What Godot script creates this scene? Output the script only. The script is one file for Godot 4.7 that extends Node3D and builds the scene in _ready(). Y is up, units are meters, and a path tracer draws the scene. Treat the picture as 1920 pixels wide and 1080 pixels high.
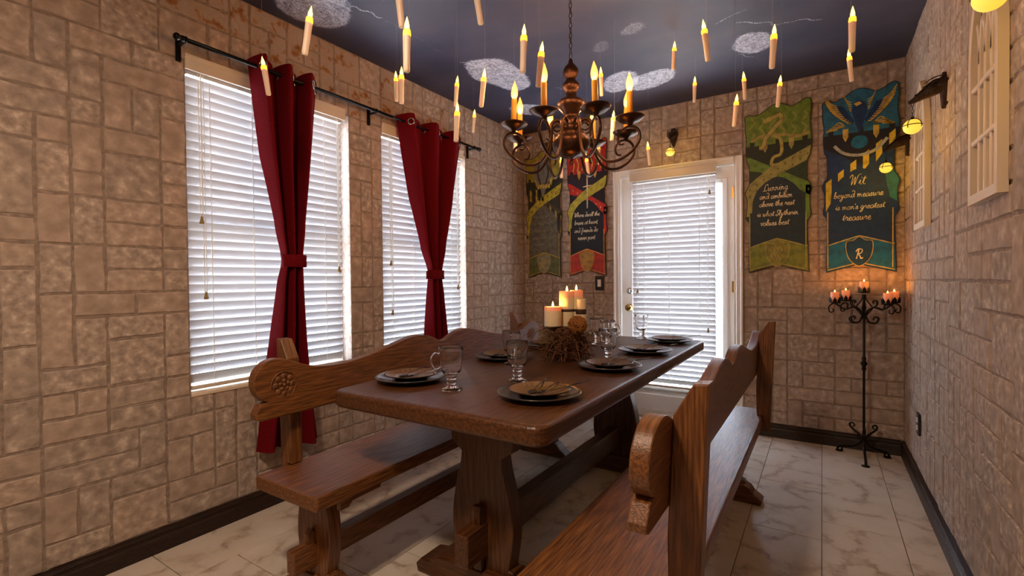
extends Node3D
# A dining room with block-textured walls, two blind-covered windows, a glazed door, a trestle table and hanging candles.

const XL := -2.548
const XR := 0.476
const ZB := -4.169
const ZF := 0.6
const H := 2.7
const CAM := Vector3(0, 1.2198, 0)
const PITCH := -0.0154151
const YAW := 0.5746577
const ROLL := -0.0099043
var M := {}
var T := {}
var rng := RandomNumberGenerator.new()
var used := {}

func _ready() -> void:
	rng.seed = 7
	var cam := Camera3D.new()
	cam.name = "camera"
	cam.position = CAM
	cam.rotation = Vector3(PITCH, YAW, ROLL)
	cam.fov = 62.07
	cam.near = 0.05
	add_child(cam)
	var env := Environment.new()
	env.background_mode = Environment.BG_SKY
	var sky := Sky.new()
	var sm := ProceduralSkyMaterial.new()
	sm.sky_top_color = Color(0.80, 0.89, 1.0)
	sm.sky_horizon_color = Color(0.97, 0.98, 1.0)
	sm.ground_horizon_color = Color(0.93, 0.94, 0.95)
	sm.ground_bottom_color = Color(0.84, 0.85, 0.86)
	sm.sun_angle_max = 1.0
	sm.sky_energy_multiplier = 4.6
	sm.ground_energy_multiplier = 4.6
	sky.sky_material = sm
	env.sky = sky
	env.tonemap_mode = Environment.TONE_MAPPER_LINEAR
	env.tonemap_exposure = 1.06
	env.sdfgi_enabled = true
	env.ssao_enabled = true
	env.ssil_enabled = true
	var we := WorldEnvironment.new()
	we.name = "environment"
	we.environment = env
	add_child(we)
	make_materials()
	build_ceiling_lamp()
	build_shell()
	build_windows()
	build_door()
	build_curtains()
	build_table()
	build_bench(Vector3(-1.647, 0, -2.03), 0.0, "dark wooden bench with carved scroll back standing below the two windows", 0.935, 0.965)
	build_bench(Vector3(-0.451, 0, -2.002), PI, "honey brown wooden bench on the door side of the table, seen end on", 0.935, 0.935)
	build_chandelier()
	build_floating_candles()
	build_settings()
	build_centerpiece()
	build_banners()
	build_sconces()
	build_gothic_frames()
	build_candelabrum()
	build_small_fittings()

# ---------------------------------------------------------------- helpers
func S() -> SurfaceTool:
	var s := SurfaceTool.new()
	s.begin(Mesh.PRIMITIVE_TRIANGLES)
	return s

func done(st: SurfaceTool, m: Material) -> ArrayMesh:
	st.generate_normals()
	if m: st.set_material(m)
	return st.commit()

func numbered(n: String) -> String:
	if not used.has(n):
		used[n] = 0
		return n
	used[n] += 1
	return "%s_%03d" % [n, used[n]]

func part(n: String, st, m: Material, parent: Node) -> MeshInstance3D:
	var o := MeshInstance3D.new()
	o.name = n
	o.mesh = st if st is Mesh else done(st, m)
	if st is Mesh and m: o.material_override = m
	parent.add_child(o, true)
	return o

func thing(n: String, label: String, cat: String, at: Vector3, group := "", turn := 0.0) -> Node3D:
	var o := Node3D.new()
	o.name = numbered(n)
	add_child(o)
	o.position = at
	o.rotation.y = turn
	meta(o, label, cat, group)
	return o

func meta(o: Node, label: String, cat := "", group := "", kind := "") -> void:
	if label: o.set_meta("label", label)
	if cat: o.set_meta("category", cat)
	if group: o.set_meta("group", group)
	if kind: o.set_meta("kind", kind)

func struct(n: String, st, m: Material, label: String, cat: String) -> MeshInstance3D:
	var o := part(n, st, m, self)
	meta(o, label, cat, "", "structure")
	return o

func quad(st: SurfaceTool, a: Vector3, b: Vector3, c: Vector3, d: Vector3) -> void: # a,b,c,d clockwise from the front
	st.add_vertex(a); st.add_vertex(b); st.add_vertex(c)
	st.add_vertex(a); st.add_vertex(c); st.add_vertex(d)

func poly_area(p: PackedVector2Array) -> float:
	var s := 0.0
	for i in p.size():
		var q := p[(i + 1) % p.size()]
		s += p[i].x * q.y - q.x * p[i].y
	return s * 0.5

func inset(p: PackedVector2Array, d: float) -> PackedVector2Array:
	var o := PackedVector2Array()
	var n := p.size()
	for i in n:
		var e0 := (p[i] - p[(i + n - 1) % n]).normalized()
		var e1 := (p[(i + 1) % n] - p[i]).normalized()
		var n0 := Vector2(-e0.y, e0.x)
		var n1 := Vector2(-e1.y, e1.x)
		var m := (n0 + n1)
		var l := m.length()
		m = n0 if l < 0.2 else m / l
		var k := 1.0 / maxf(0.6, m.dot(n0))
		o.append(p[i] + m * d * k)
	return o

# polygon in x,y pulled from z0 to z1 with rounded rims; X places it
func prism(st: SurfaceTool, poly: PackedVector2Array, z0: float, z1: float, X := Transform3D.IDENTITY, bev := 0.003, nb := 1) -> void:
	var p := poly.duplicate()
	if poly_area(p) < 0: p.reverse()
	st.set_smooth_group(-1)
	var flip := X.basis.determinant() < 0
	var rings: Array = []
	if bev <= 0.0:
		rings = [[p, z0], [p, z1]]
	else:
		for i in range(nb + 1):
			var a := PI / 2 * i / nb
			rings.append([inset(p, bev * (1 - sin(a))), z0 + bev * (1 - cos(a))])
		for i in range(nb + 1):
			var a := PI / 2 * i / nb
			rings.append([inset(p, bev * (1 - cos(a))), z1 - bev * (1 - sin(a))])
	var n := p.size()
	for r in range(rings.size() - 1):
		var A: PackedVector2Array = rings[r][0]
		var B: PackedVector2Array = rings[r + 1][0]
		var za: float = rings[r][1]
		var zb: float = rings[r + 1][1]
		for i in n:
			var j := (i + 1) % n
			var a := X * Vector3(A[i].x, A[i].y, za)
			var b := X * Vector3(B[i].x, B[i].y, zb)
			var c := X * Vector3(B[j].x, B[j].y, zb)
			var d := X * Vector3(A[j].x, A[j].y, za)
			if flip: quad(st, d, c, b, a)
			else: quad(st, a, b, c, d)
	var F: PackedVector2Array = rings[-1][0]
	var G: PackedVector2Array = rings[0][0]
	var tf := Geometry2D.triangulate_polygon(F)
	if tf.is_empty(): tf = Geometry2D.triangulate_polygon(p)
	for k in range(0, tf.size(), 3):
		var a := tf[k]
		var b := tf[k + 1]
		var c := tf[k + 2]
		if (F[b] - F[a]).cross(F[c] - F[a]) > 0:
			var t := b
			b = c
			c = t
		var q := [a, b, c]
		if flip: q = [a, c, b]
		for v in q: st.add_vertex(X * Vector3(F[v].x, F[v].y, rings[-1][1]))
		q = [q[0], q[2], q[1]]
		for v in q: st.add_vertex(X * Vector3(G[v].x, G[v].y, rings[0][1]))

func rect(x0: float, y0: float, x1: float, y1: float) -> PackedVector2Array:
	return PackedVector2Array([Vector2(x0, y0), Vector2(x1, y0), Vector2(x1, y1), Vector2(x0, y1)])

func rrect(x0: float, y0: float, x1: float, y1: float, r: float, n := 5) -> PackedVector2Array:
	var p := PackedVector2Array()
	var cs := [Vector2(x1 - r, y0 + r), Vector2(x1 - r, y1 - r), Vector2(x0 + r, y1 - r), Vector2(x0 + r, y0 + r)]
	for k in 4:
		for i in range(n + 1):
			var a := -PI / 2 + k * PI / 2 + PI / 2 * i / n
			p.append(cs[k] + Vector2(cos(a), sin(a)) * r)
	return p

func box(st: SurfaceTool, c: Vector3, s: Vector3, bev := 0.002, X := Transform3D.IDENTITY) -> void:
	bev = minf(bev, minf(s.x, minf(s.y, s.z)) * 0.45)
	prism(st, rect(-s.x / 2, -s.y / 2, s.x / 2, s.y / 2), -s.z / 2, s.z / 2, X * Transform3D(Basis(), c), bev)

func boxm(a: Vector3, b: Vector3, st: SurfaceTool, bev := 0.0) -> void:
	var lo := Vector3(minf(a.x, b.x), minf(a.y, b.y), minf(a.z, b.z))
	var hi := Vector3(maxf(a.x, b.x), maxf(a.y, b.y), maxf(a.z, b.z))
	box(st, (lo + hi) / 2, hi - lo, bev)

func lathe(st: SurfaceTool, prof: Array, seg := 20, X := Transform3D.IDENTITY) -> void:
	st.set_smooth_group(0)
	for i in range(prof.size() - 1):
		var a: Vector2 = prof[i]
		var b: Vector2 = prof[i + 1]
		for j in seg:
			var t0 := TAU * j / seg
			var t1 := TAU * (j + 1) / seg
			var d0 := Vector3(cos(t0), 0, sin(t0))
			var d1 := Vector3(cos(t1), 0, sin(t1))
			if j == seg - 1: d1 = Vector3(1, 0, 0)
			var v0 := X * (d0 * a.x + Vector3(0, a.y, 0))
			var v1 := X * (d1 * a.x + Vector3(0, a.y, 0))
			var w0 := X * (d0 * b.x + Vector3(0, b.y, 0))
			var w1 := X * (d1 * b.x + Vector3(0, b.y, 0))
			if b.x > 1e-6:
				st.add_vertex(v1); st.add_vertex(w1); st.add_vertex(w0)
				if a.x > 1e-6:
					st.add_vertex(v1); st.add_vertex(w0); st.add_vertex(v0)
			elif a.x > 1e-6:
				st.add_vertex(v1); st.add_vertex(w0); st.add_vertex(v0)

func V(a: Array) -> Array:
	var o := []
	for i in range(0, a.size(), 2): o.append(Vector2(a[i], a[i + 1]))
	return o

func smooth3(p: Array, per := 6) -> PackedVector3Array:
	var o := PackedVector3Array()
	var n := p.size()
	for i in range(n - 1):
		var a: Vector3 = p[maxi(i - 1, 0)]
		var b: Vector3 = p[i]
		var c: Vector3 = p[i + 1]
		var d: Vector3 = p[mini(i + 2, n - 1)]
		for k in per: o.append(b.cubic_interpolate(c, a, d, float(k) / per))
	o.append(p[n - 1])
	return o

func smooth2(p: Array, per := 5, closed := false) -> PackedVector2Array:
	var o := PackedVector2Array()
	var n := p.size()
	for i in range(n if closed else n - 1):
		var a: Vector2 = p[(i - 1 + n) % n] if closed else p[maxi(i - 1, 0)]
		var b: Vector2 = p[i]
		var c: Vector2 = p[(i + 1) % n]
		var d: Vector2 = p[(i + 2) % n] if closed else p[mini(i + 2, n - 1)]
		for k in per: o.append(b.cubic_interpolate(c, a, d, float(k) / per))
	if not closed: o.append(p[n - 1])
	return o

# round tube along points; r is a float or an array of radii; flat squashes it across
func tube(st: SurfaceTool, pts: PackedVector3Array, r, seg := 7, flat := 1.0) -> void:
	st.set_smooth_group(0)
	var n := pts.size()
	var rings := []
	var up := Vector3.UP
	var t0 := (pts[1] - pts[0]).normalized()
	if absf(t0.dot(up)) > 0.9: up = Vector3.RIGHT
	var nx := up.cross(t0).normalized()
	for i in n:
		var t := (pts[mini(i + 1, n - 1)] - pts[maxi(i - 1, 0)]).normalized()
		nx = (nx - t * nx.dot(t)).normalized()
		var ny := t.cross(nx)
		var rr: float = r if r is float else lerpf(r[int(floor(float(i) / (n - 1) * (r.size() - 1)))], r[mini(int(floor(float(i) / (n - 1) * (r.size() - 1))) + 1, r.size() - 1)], fmod(float(i) / (n - 1) * (r.size() - 1), 1.0))
		var ring := PackedVector3Array()
		for k in seg:
			var a := TAU * k / seg
			ring.append(pts[i] + nx * cos(a) * rr + ny * sin(a) * rr * flat)
		rings.append(ring)
	for i in range(n - 1):
		for k in seg:
			var k2 := (k + 1) % seg
			quad(st, rings[i][k], rings[i][k2], rings[i + 1][k2], rings[i + 1][k])
	for k in range(1, seg - 1):
		st.add_vertex(rings[0][0]); st.add_vertex(rings[0][k + 1]); st.add_vertex(rings[0][k])
		st.add_vertex(rings[n - 1][0]); st.add_vertex(rings[n - 1][k]); st.add_vertex(rings[n - 1][k + 1])

func ring(st: SurfaceTool, c: Vector3, axis_basis: Basis, R: float, r: float, seg := 16, rs := 6, ry := -1.0) -> void:
	if ry < 0: ry = R
	st.set_smooth_group(0)
	for i in seg:
		for k in rs:
			var v := []
			for q in [[i, k], [i + 1, k], [i + 1, k + 1], [i, k + 1]]:
				var a: float = TAU * (q[0] % seg) / seg
				var b: float = TAU * (q[1] % rs) / rs
				v.append(c + axis_basis * Vector3(cos(a) * (R + r * cos(b)), sin(a) * (ry + r * cos(b)), r * sin(b)))
			quad(st, v[0], v[3], v[2], v[1])

func ball(st: SurfaceTool, c: Vector3, r: Vector3, seg := 14, rings := 8) -> void:
	var p := []
	for i in range(rings + 1):
		var a := -PI / 2 + PI * i / rings
		p.append(Vector2(0.0 if i == 0 or i == rings else cos(a), sin(a)))
	lathe(st, p, seg, Transform3D(Basis.from_scale(r), c))

# ---------------------------------------------------------------- materials
func ntex(seed_: int, freq: float, cols: Array, offs: Array, oct := 4, size := 512, ridged := false, warp := 0.0) -> NoiseTexture2D:
	var n := FastNoiseLite.new()
	n.seed = seed_
	n.noise_type = FastNoiseLite.TYPE_SIMPLEX_SMOOTH
	n.frequency = freq
	n.fractal_octaves = oct
	n.fractal_type = FastNoiseLite.FRACTAL_RIDGED if ridged else FastNoiseLite.FRACTAL_FBM
	if warp > 0:
		n.domain_warp_enabled = true
		n.domain_warp_amplitude = warp
		n.domain_warp_frequency = freq * 1.3
	var t := NoiseTexture2D.new()
	t.width = size
	t.height = size
	t.seamless = true
	t.seamless_blend_skirt = 0.2
	t.noise = n
	if cols.size():
		var g := Gradient.new()
		g.offsets = PackedFloat32Array(offs)
		g.colors = PackedColorArray(cols)
		t.color_ramp = g
	return t

func mat(c: Color, rough := 0.7, metal := 0.0) -> StandardMaterial3D:
	var m := StandardMaterial3D.new()
	m.albedo_color = c
	m.roughness = rough
	m.metallic = metal
	m.cull_mode = BaseMaterial3D.CULL_DISABLED
	return m

func tri(m: StandardMaterial3D, tex: Texture2D, scale: Vector3, bump: Texture2D = null, hs := 0.0, world := false, off := Vector3.ZERO) -> StandardMaterial3D:
	m.albedo_texture = tex
	m.uv1_triplanar = true
	m.uv1_world_triplanar = world
	m.uv1_triplanar_sharpness = 6.0
	m.uv1_scale = scale
	m.uv1_offset = off
	if bump:
		m.heightmap_enabled = true
		m.heightmap_texture = bump
		m.heightmap_scale = hs
	return m

func glow(c: Color, e: float, albedo := Color(0.9, 0.8, 0.6)) -> StandardMaterial3D:
	var m := mat(albedo, 0.5)
	m.emission_enabled = true
	m.emission = c
	m.emission_energy_multiplier = e
	return m

func make_materials() -> void:
	T.plaster = ntex(3, 0.022, [Color(0.68, 0.64, 0.60), Color(0.74, 0.70, 0.66), Color(0.79, 0.75, 0.71), Color(0.88, 0.85, 0.81)], [0.2, 0.45, 0.68, 0.92], 6)
	T.plaster_b = ntex(5, 0.035, [], [], 6)
	T.rust = ntex(9, 0.013, [Color(0.76, 0.72, 0.68), Color(0.76, 0.71, 0.66), Color(0.66, 0.50, 0.32), Color(0.54, 0.35, 0.17)], [0.0, 0.58, 0.76, 0.95], 6)
	T.brush = ntex(21, 0.02, [Color(0.66, 0.63, 0.60), Color(0.75, 0.72, 0.69), Color(0.80, 0.77, 0.73), Color(0.93, 0.91, 0.88)], [0.2, 0.45, 0.65, 0.88], 6)
	var hue := {"left": Color(0.86, 0.80, 0.765), "back": Color(0.86, 0.80, 0.765), "right": Color(0.86, 0.80, 0.765)}
	for side in hue:
		var set_ := []
		for i in 4:
			var c: Color = hue[side] * [1.0, 0.955, 1.03, 0.985][i]
			c.a = 1.0
			set_.append(tri(mat(c, 0.92), T.plaster if i % 2 == 0 else T.brush, Vector3.ONE * (1.1 + 0.35 * i), T.plaster_b, 0.22, true, Vector3(0.37, 0.11, 0.23) * i))
		M["brick_" + side] = set_
		var g: Color = hue[side] * 0.84
		g.a = 1.0
		M["mortar_" + side] = tri(mat(g, 0.95), T.plaster, Vector3.ONE * 2.2, T.plaster_b, 0.3, true)
	M.rusty = tri(mat(Color(0.86, 0.80, 0.765), 0.92), T.rust, Vector3.ONE * 1.6, T.plaster_b, 0.5, true)
	M.plain_wall = tri(mat(Color(0.72, 0.68, 0.63), 0.95), T.plaster, Vector3.ONE * 0.7, T.plaster_b, 0.4, true)
	T.wood = ntex(11, 0.014, [Color(0.36, 0.235, 0.135), Color(0.46, 0.31, 0.18), Color(0.52, 0.36, 0.215), Color(0.61, 0.44, 0.27)], [0.15, 0.42, 0.6, 0.9], 6)
	T.wood_b = ntex(12, 0.03, [], [], 5)
	for ax in 3:
		var sc := Vector3.ONE * 11.0
		sc[ax] = 0.8
		M["wood" + "xyz"[ax]] = tri(mat(Color(0.84, 0.76, 0.66), 0.42), T.wood, sc, T.wood_b, 0.06)
		M["table" + "xyz"[ax]] = tri(mat(Color(0.63, 0.55, 0.48), 0.36), T.wood, sc * 0.8, T.wood_b, 0.06)
		M["base" + "xyz"[ax]] = tri(mat(Color(0.30, 0.22, 0.17), 0.4), T.wood, sc, T.wood_b, 0.25)
	T.marble = ntex(31, 0.006, [Color(0.93, 0.91, 0.88), Color(0.89, 0.86, 0.82), Color(0.74, 0.68, 0.62), Color(0.52, 0.46, 0.41)], [0.0, 0.62, 0.86, 1.0], 6, 1024, true, 60.0)
	M.tile = []
	for i in 6:
		M.tile.append(tri(mat(Color(0.90, 0.87, 0.84), 0.3), T.marble, Vector3.ONE * 0.5, null, 0, true, Vector3(0.31 * i, 0.17 * i, 0.47 * i + 0.1)))
	M.grout = mat(Color(0.36, 0.31, 0.27), 0.9)
	M.white = mat(Color(0.90, 0.89, 0.87), 0.45)
	M.slat = mat(Color(0.72, 0.72, 0.73), 0.5)
	M.valance = mat(Color(0.82, 0.77, 0.70), 0.5)
	M.pane = mat(Color(1, 1, 1, 0.04), 0.02)
	M.pane.transparency = BaseMaterial3D.TRANSPARENCY_ALPHA
	M.cord = mat(Color(0.9, 0.89, 0.85), 0.8)
	M.tassel = mat(Color(0.52, 0.42, 0.20), 0.4)
	M.brass = mat(Color(0.62, 0.50, 0.30), 0.28, 0.9)
	M.steel = mat(Color(0.72, 0.71, 0.70), 0.22, 0.95)
	M.black_metal = mat(Color(0.045, 0.042, 0.045), 0.32, 0.6)
	M.iron = mat(Color(0.10, 0.085, 0.075), 0.45, 0.7)
	T.cloth = ntex(41, 0.05, [Color(0.82, 0.82, 0.82), Color(1, 1, 1)], [0.3, 0.7], 3)
	M.curtain = tri(mat(Color(0.42, 0.012, 0.06), 0.85), T.cloth, Vector3(5, 3, 5), T.cloth, 0.03)
	M.curtain.metallic_specular = 0.25
	M.bronze = tri(mat(Color(0.30, 0.20, 0.145), 0.32, 0.85), T.cloth, Vector3.ONE * 6)
	M.amber = mat(Color(0.88, 0.60, 0.16), 0.45)
	M.bulb = glow(Color(1.0, 0.42, 0.10), 0.9, Color(1.0, 0.72, 0.40, 0.35))
	M.bulb.transparency = BaseMaterial3D.TRANSPARENCY_ALPHA
	M.bulb.roughness = 0.05
	M.core = glow(Color(1.0, 0.72, 0.30), 9.0)
	M.flame = glow(Color(1.0, 0.84, 0.42), 4.5)
	M.collar = mat(Color(0.96, 0.84, 0.62), 0.5)
	M.collar.backlight_enabled = true
	M.collar.backlight = Color(0.85, 0.55, 0.22)
	M.taper = mat(Color(0.95, 0.86, 0.77), 0.45)
	M.taper.subsurf_scatter_enabled = true
	M.taper.subsurf_scatter_strength = 0.3
	M.thread = mat(Color(0.6, 0.6, 0.62), 0.6)
	M.wax = mat(Color(0.95, 0.86, 0.70), 0.5)
	M.wax.subsurf_scatter_enabled = true
	M.wax.subsurf_scatter_strength = 0.6
	M.wax_top = mat(Color(0.95, 0.86, 0.70), 0.5)
	M.wax_top.backlight_enabled = true
	M.wax_top.backlight = Color(0.75, 0.50, 0.26)
	M.wick_flame = glow(Color(1.0, 0.75, 0.36), 8.0)
	M.charger = mat(Color(0.035, 0.04, 0.055), 0.12)
	M.charger.clearcoat_enabled = true
	T.glaze = ntex(51, 0.03, [Color(0.36, 0.29, 0.20), Color(0.50, 0.41, 0.29), Color(0.60, 0.50, 0.37)], [0.2, 0.5, 0.85], 5)
	M.plate = tri(mat(Color(0.86, 0.78, 0.66), 0.28), T.glaze, Vector3.ONE * 4)
	M.plate_rim = mat(Color(0.16, 0.10, 0.06), 0.25)
	M.cutlery = mat(Color(0.10, 0.07, 0.055), 0.3, 0.5)
	M.glass = mat(Color(1, 1, 1, 0.0), 0.0)
	M.glass.refraction_enabled = true
	M.glass.refraction_scale = 0.05
	M.twig = tri(mat(Color(0.72, 0.60, 0.52), 0.85), T.wood, Vector3.ONE * 8)
	M.moss = mat(Color(0.48, 0.36, 0.19), 0.95)
	M.vine = mat(Color(0.62, 0.38, 0.15), 0.8)
	M.label_band = mat(Color(0.24, 0.12, 0.07), 0.7)
	T.carved = ntex(61, 0.035, [Color(0.16, 0.10, 0.07), Color(0.30, 0.19, 0.13), Color(0.46, 0.33, 0.22)], [0.25, 0.55, 0.9], 5)
	M.carved = tri(mat(Color(0.6, 0.54, 0.5), 0.3, 0.3), T.carved, Vector3.ONE * 6, T.carved, 0.6)
	M.globe = glow(Color(1.0, 0.82, 0.25), 0.85, Color(1.0, 0.92, 0.55))
	M.frame_cream = mat(Color(0.84, 0.77, 0.68), 0.6)
	M.clear = mat(Color(0.92, 0.90, 0.85, 0.10), 0.05)
	M.clear.refraction_enabled = true
	M.clear.refraction_scale = 0.05
	T.dye = ntex(71, 0.012, [Color(0.78, 0.80, 0.82), Color(0.94, 0.94, 0.93), Color(1, 1, 1)], [0.2, 0.5, 0.8], 5)
	M.paint = tri(mat(Color.WHITE, 0.55), T.dye, Vector3.ONE * 2.5, T.cloth, 0.05)
	M.paint.vertex_color_use_as_albedo = true
	M.lamp = glow(Color(1.0, 0.80, 0.55), 4.0)
	M.rustplate = tri(mat(Color(0.5, 0.42, 0.34), 0.6), T.carved, Vector3.ONE * 8)

# ---------------------------------------------------------------- light out of frame
func omni(at: Vector3, c: Color, e: float, size: float, parent: Node = self) -> OmniLight3D:
	var l := OmniLight3D.new()
	l.name = "lamp_light"
	l.position = at
	l.light_color = c
	l.light_energy = e
	l.light_size = size
	l.omni_range = 9.0
	l.omni_attenuation = 2.0
	l.shadow_enabled = true
	parent.add_child(l, true)
	return l

func build_ceiling_lamp() -> void:
	var o := thing("ceiling_lamp", "round flush ceiling lamp above the near end of the room", "ceiling lamp", Vector3(-0.80, H, 0.12))
	var st := S()
	lathe(st, V([0.0, 0.0, 0.17, 0.0, 0.175, -0.03, 0.15, -0.035]), 28)
	part("base_ring", st, M.bronze, o)
	st = S()
	lathe(st, V([0.15, -0.03, 0.145, -0.06, 0.11, -0.09, 0.06, -0.105, 0.0, -0.11]), 28)
	part("diffuser", st, M.lamp, o)
	var a := AreaLight3D.new()
	a.name = "lamp_light"
	a.area_size = Vector2(0.22, 0.22)
	a.light_color = Color(1.0, 0.89, 0.78)
	a.light_energy = 4.7
	a.area_range = 9.0
	a.shadow_enabled = true
	a.rotation.x = -PI / 2
	a.position = Vector3(0, -0.118, 0)
	o.add_child(a)

# ---------------------------------------------------------------- room shell
func visible_size(p: Vector3, area: float) -> float:
	var d := (p - CAM)
	var f := Vector3(-sin(YAW), 0, -cos(YAW))
	var depth := d.dot(f)
	if depth < 0.2: return 0.0
	var r := Vector3(cos(YAW), 0, -sin(YAW))
	var x := d.dot(r) / depth
	var y := d.y / depth
	if absf(x) > 1.12 or absf(y) > 0.66: return 0.0
	return area / (depth * depth)

func cuts(a: float, b: float, marks: Array, step: float) -> Array:
	var ks := [a, b]
	for m in marks:
		if m > a + 0.02 and m < b - 0.02: ks.append(m)
	ks.sort()
	var o := [a]
	for i in range(ks.size() - 1):
		var n := maxi(1, roundi((ks[i + 1] - ks[i]) / step))
		for k in range(1, n + 1): o.append(lerpf(ks[i], ks[i + 1], float(k) / n))
	return o

# blocks laid over the face of a wall: o origin, eu along, n outward, holes as [u0,v0,u1,v1]
func clad(wall: Node3D, o: Vector3, eu: Vector3, n: Vector3, len: float, v0: float, holes: Array, upright: float, seed_: int, stains: Array, bricks: Array, proud: float) -> void:
	var r := RandomNumberGenerator.new()
	r.seed = seed_
	var mu := []
	var mv := []
	for h in holes:
		mu.append(h[0]); mu.append(h[2]); mv.append(h[1]); mv.append(h[3])
	var us := cuts(0, len, mu, 0.103)
	var vs := cuts(v0, H, mv, 0.1)
	var nu := us.size() - 1
	var nv := vs.size() - 1
	var taken := {}
	for i in nu:
		for j in nv:
			var cu: float = (us[i] + us[i + 1]) / 2
			var cv: float = (vs[j] + vs[j + 1]) / 2
			for h in holes:
				if cu > h[0] and cu < h[2] and cv > h[1] and cv < h[3]: taken[Vector2i(i, j)] = true
	var blocks := []
	var patch := FastNoiseLite.new()
	patch.seed = seed_
	patch.frequency = 0.9
	for j in nv:
		for i in nu:
			if taken.has(Vector2i(i, j)): continue
			var up: bool = patch.get_noise_2d(us[i], vs[j]) + upright > 0.12
			var opts := [[2, 1], [2, 1], [2, 1], [1, 1], [3, 1], [2, 2], [1, 2]]
			if up: opts = [[1, 2], [1, 2], [1, 3], [1, 2], [1, 1], [2, 1]]
			var w := 1
			var hh := 1
			for a in 4:
				var c: Array = opts[r.randi() % opts.size()]
				var ok := true
				for x in c[0]:
					for y in c[1]:
						if i + x >= nu or j + y >= nv or taken.has(Vector2i(i + x, j + y)): ok = false
				if ok:
					w = c[0]
					hh = c[1]
					break
			for x in w:
				for y in hh: taken[Vector2i(i + x, j + y)] = true
			blocks.append([us[i], vs[j], us[i + w], vs[j + hh]])
	for b in blocks:
		var c: Vector3 = o + eu * ((b[0] + b[2]) / 2) + Vector3(0, (b[1] + b[3]) / 2, 0)
		b.append(visible_size(c, (b[2] - b[0]) * (b[3] - b[1]) * absf((c - CAM).normalized().dot(n))))
	blocks.sort_custom(func(a, b): return a[4] > b[4])
	var rest := []
	for i in bricks.size(): rest.append(S())
	var made := 0
	for bi in blocks.size():
		var b: Array = blocks[bi]
		var kind: int = r.randi() % bricks.size()
		var single: bool = bi < 298 and b[4] > 0.0
		var c: Vector3 = o + eu * ((b[0] + b[2]) / 2) + Vector3(0, (b[1] + b[3]) / 2, 0)
		var m: Material = bricks[kind]
		for s in stains:
			if Vector2(c.z, c.y).distance_to(s) < 0.12: m = M.rusty
		var st: SurfaceTool = S() if single else rest[kind]
		block(st, (b[2] - b[0]) / 2 - 0.0026, (b[3] - b[1]) / 2 - 0.0026, eu, n, Vector3.ZERO if single else c, r, proud)
		if single:
			var p := part("brick", st, m, wall)
			p.position = c
			made += 1
	for i in rest.size():
		var p := part("distant_bricks", rest[i], bricks[i], wall)
		p.set_meta("kind", "stuff")

func block(st: SurfaceTool, hw: float, hh: float, eu: Vector3, n: Vector3, c: Vector3, r: RandomNumberGenerator, proud: float) -> void:
	st.set_smooth_group(-1)
	var t := r.randf_range(0.45, 1.0) * proud
	var tilt := Vector2(r.randf_range(-0.009, 0.009), r.randf_range(-0.009, 0.009))
	var per := []
	var k := 3 if hw > hh * 1.4 else 2
	var kv := 3 if hh > hw * 1.4 else 2
	for i in k: per.append(Vector2(-hw + 2 * hw * i / k, -hh))
	for i in kv: per.append(Vector2(hw, -hh + 2 * hh * i / kv))
	for i in k: per.append(Vector2(hw - 2 * hw * i / k, hh))
	for i in kv: per.append(Vector2(-hw, hh - 2 * hh * i / kv))
	var flip := eu.cross(Vector3.UP).dot(n) < 0
	var A := []
	var B := []
	var nn := per.size()
	for p in per:
		var q: Vector2 = p + Vector2(r.randf_range(-0.0032, 0.0032), r.randf_range(-0.0032, 0.0032))
		var q2: Vector2 = q - Vector2(signf(q.x) * minf(absf(q.x), 0.006) if absf(q.x) > hw * 0.9 else 0.0, signf(q.y) * minf(absf(q.y), 0.006) if absf(q.y) > hh * 0.9 else 0.0)
		A.append(c + eu * q.x + Vector3.UP * q.y - n * 0.002)
		B.append(c + eu * q2.x + Vector3.UP * q2.y + n * (t + tilt.x * q2.x + tilt.y * q2.y))
	var mid := c + n * (t + r.randf_range(0.0, 0.0015))
	for i in nn:
		var j := (i + 1) % nn
		if flip:
			quad(st, A[j], B[j], B[i], A[i])
			st.add_vertex(mid); st.add_vertex(B[i]); st.add_vertex(B[j])
		else:
			quad(st, A[i], B[i], B[j], A[j])
			st.add_vertex(mid); st.add_vertex(B[j]); st.add_vertex(B[i])

const W1 := [1.085, 2.025] # window openings along -z
const W2 := [2.295, 3.218]
const WY := [0.685, 2.285]
const DX := [-1.545, -0.548] # door opening
const DTOP := 2.135

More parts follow.
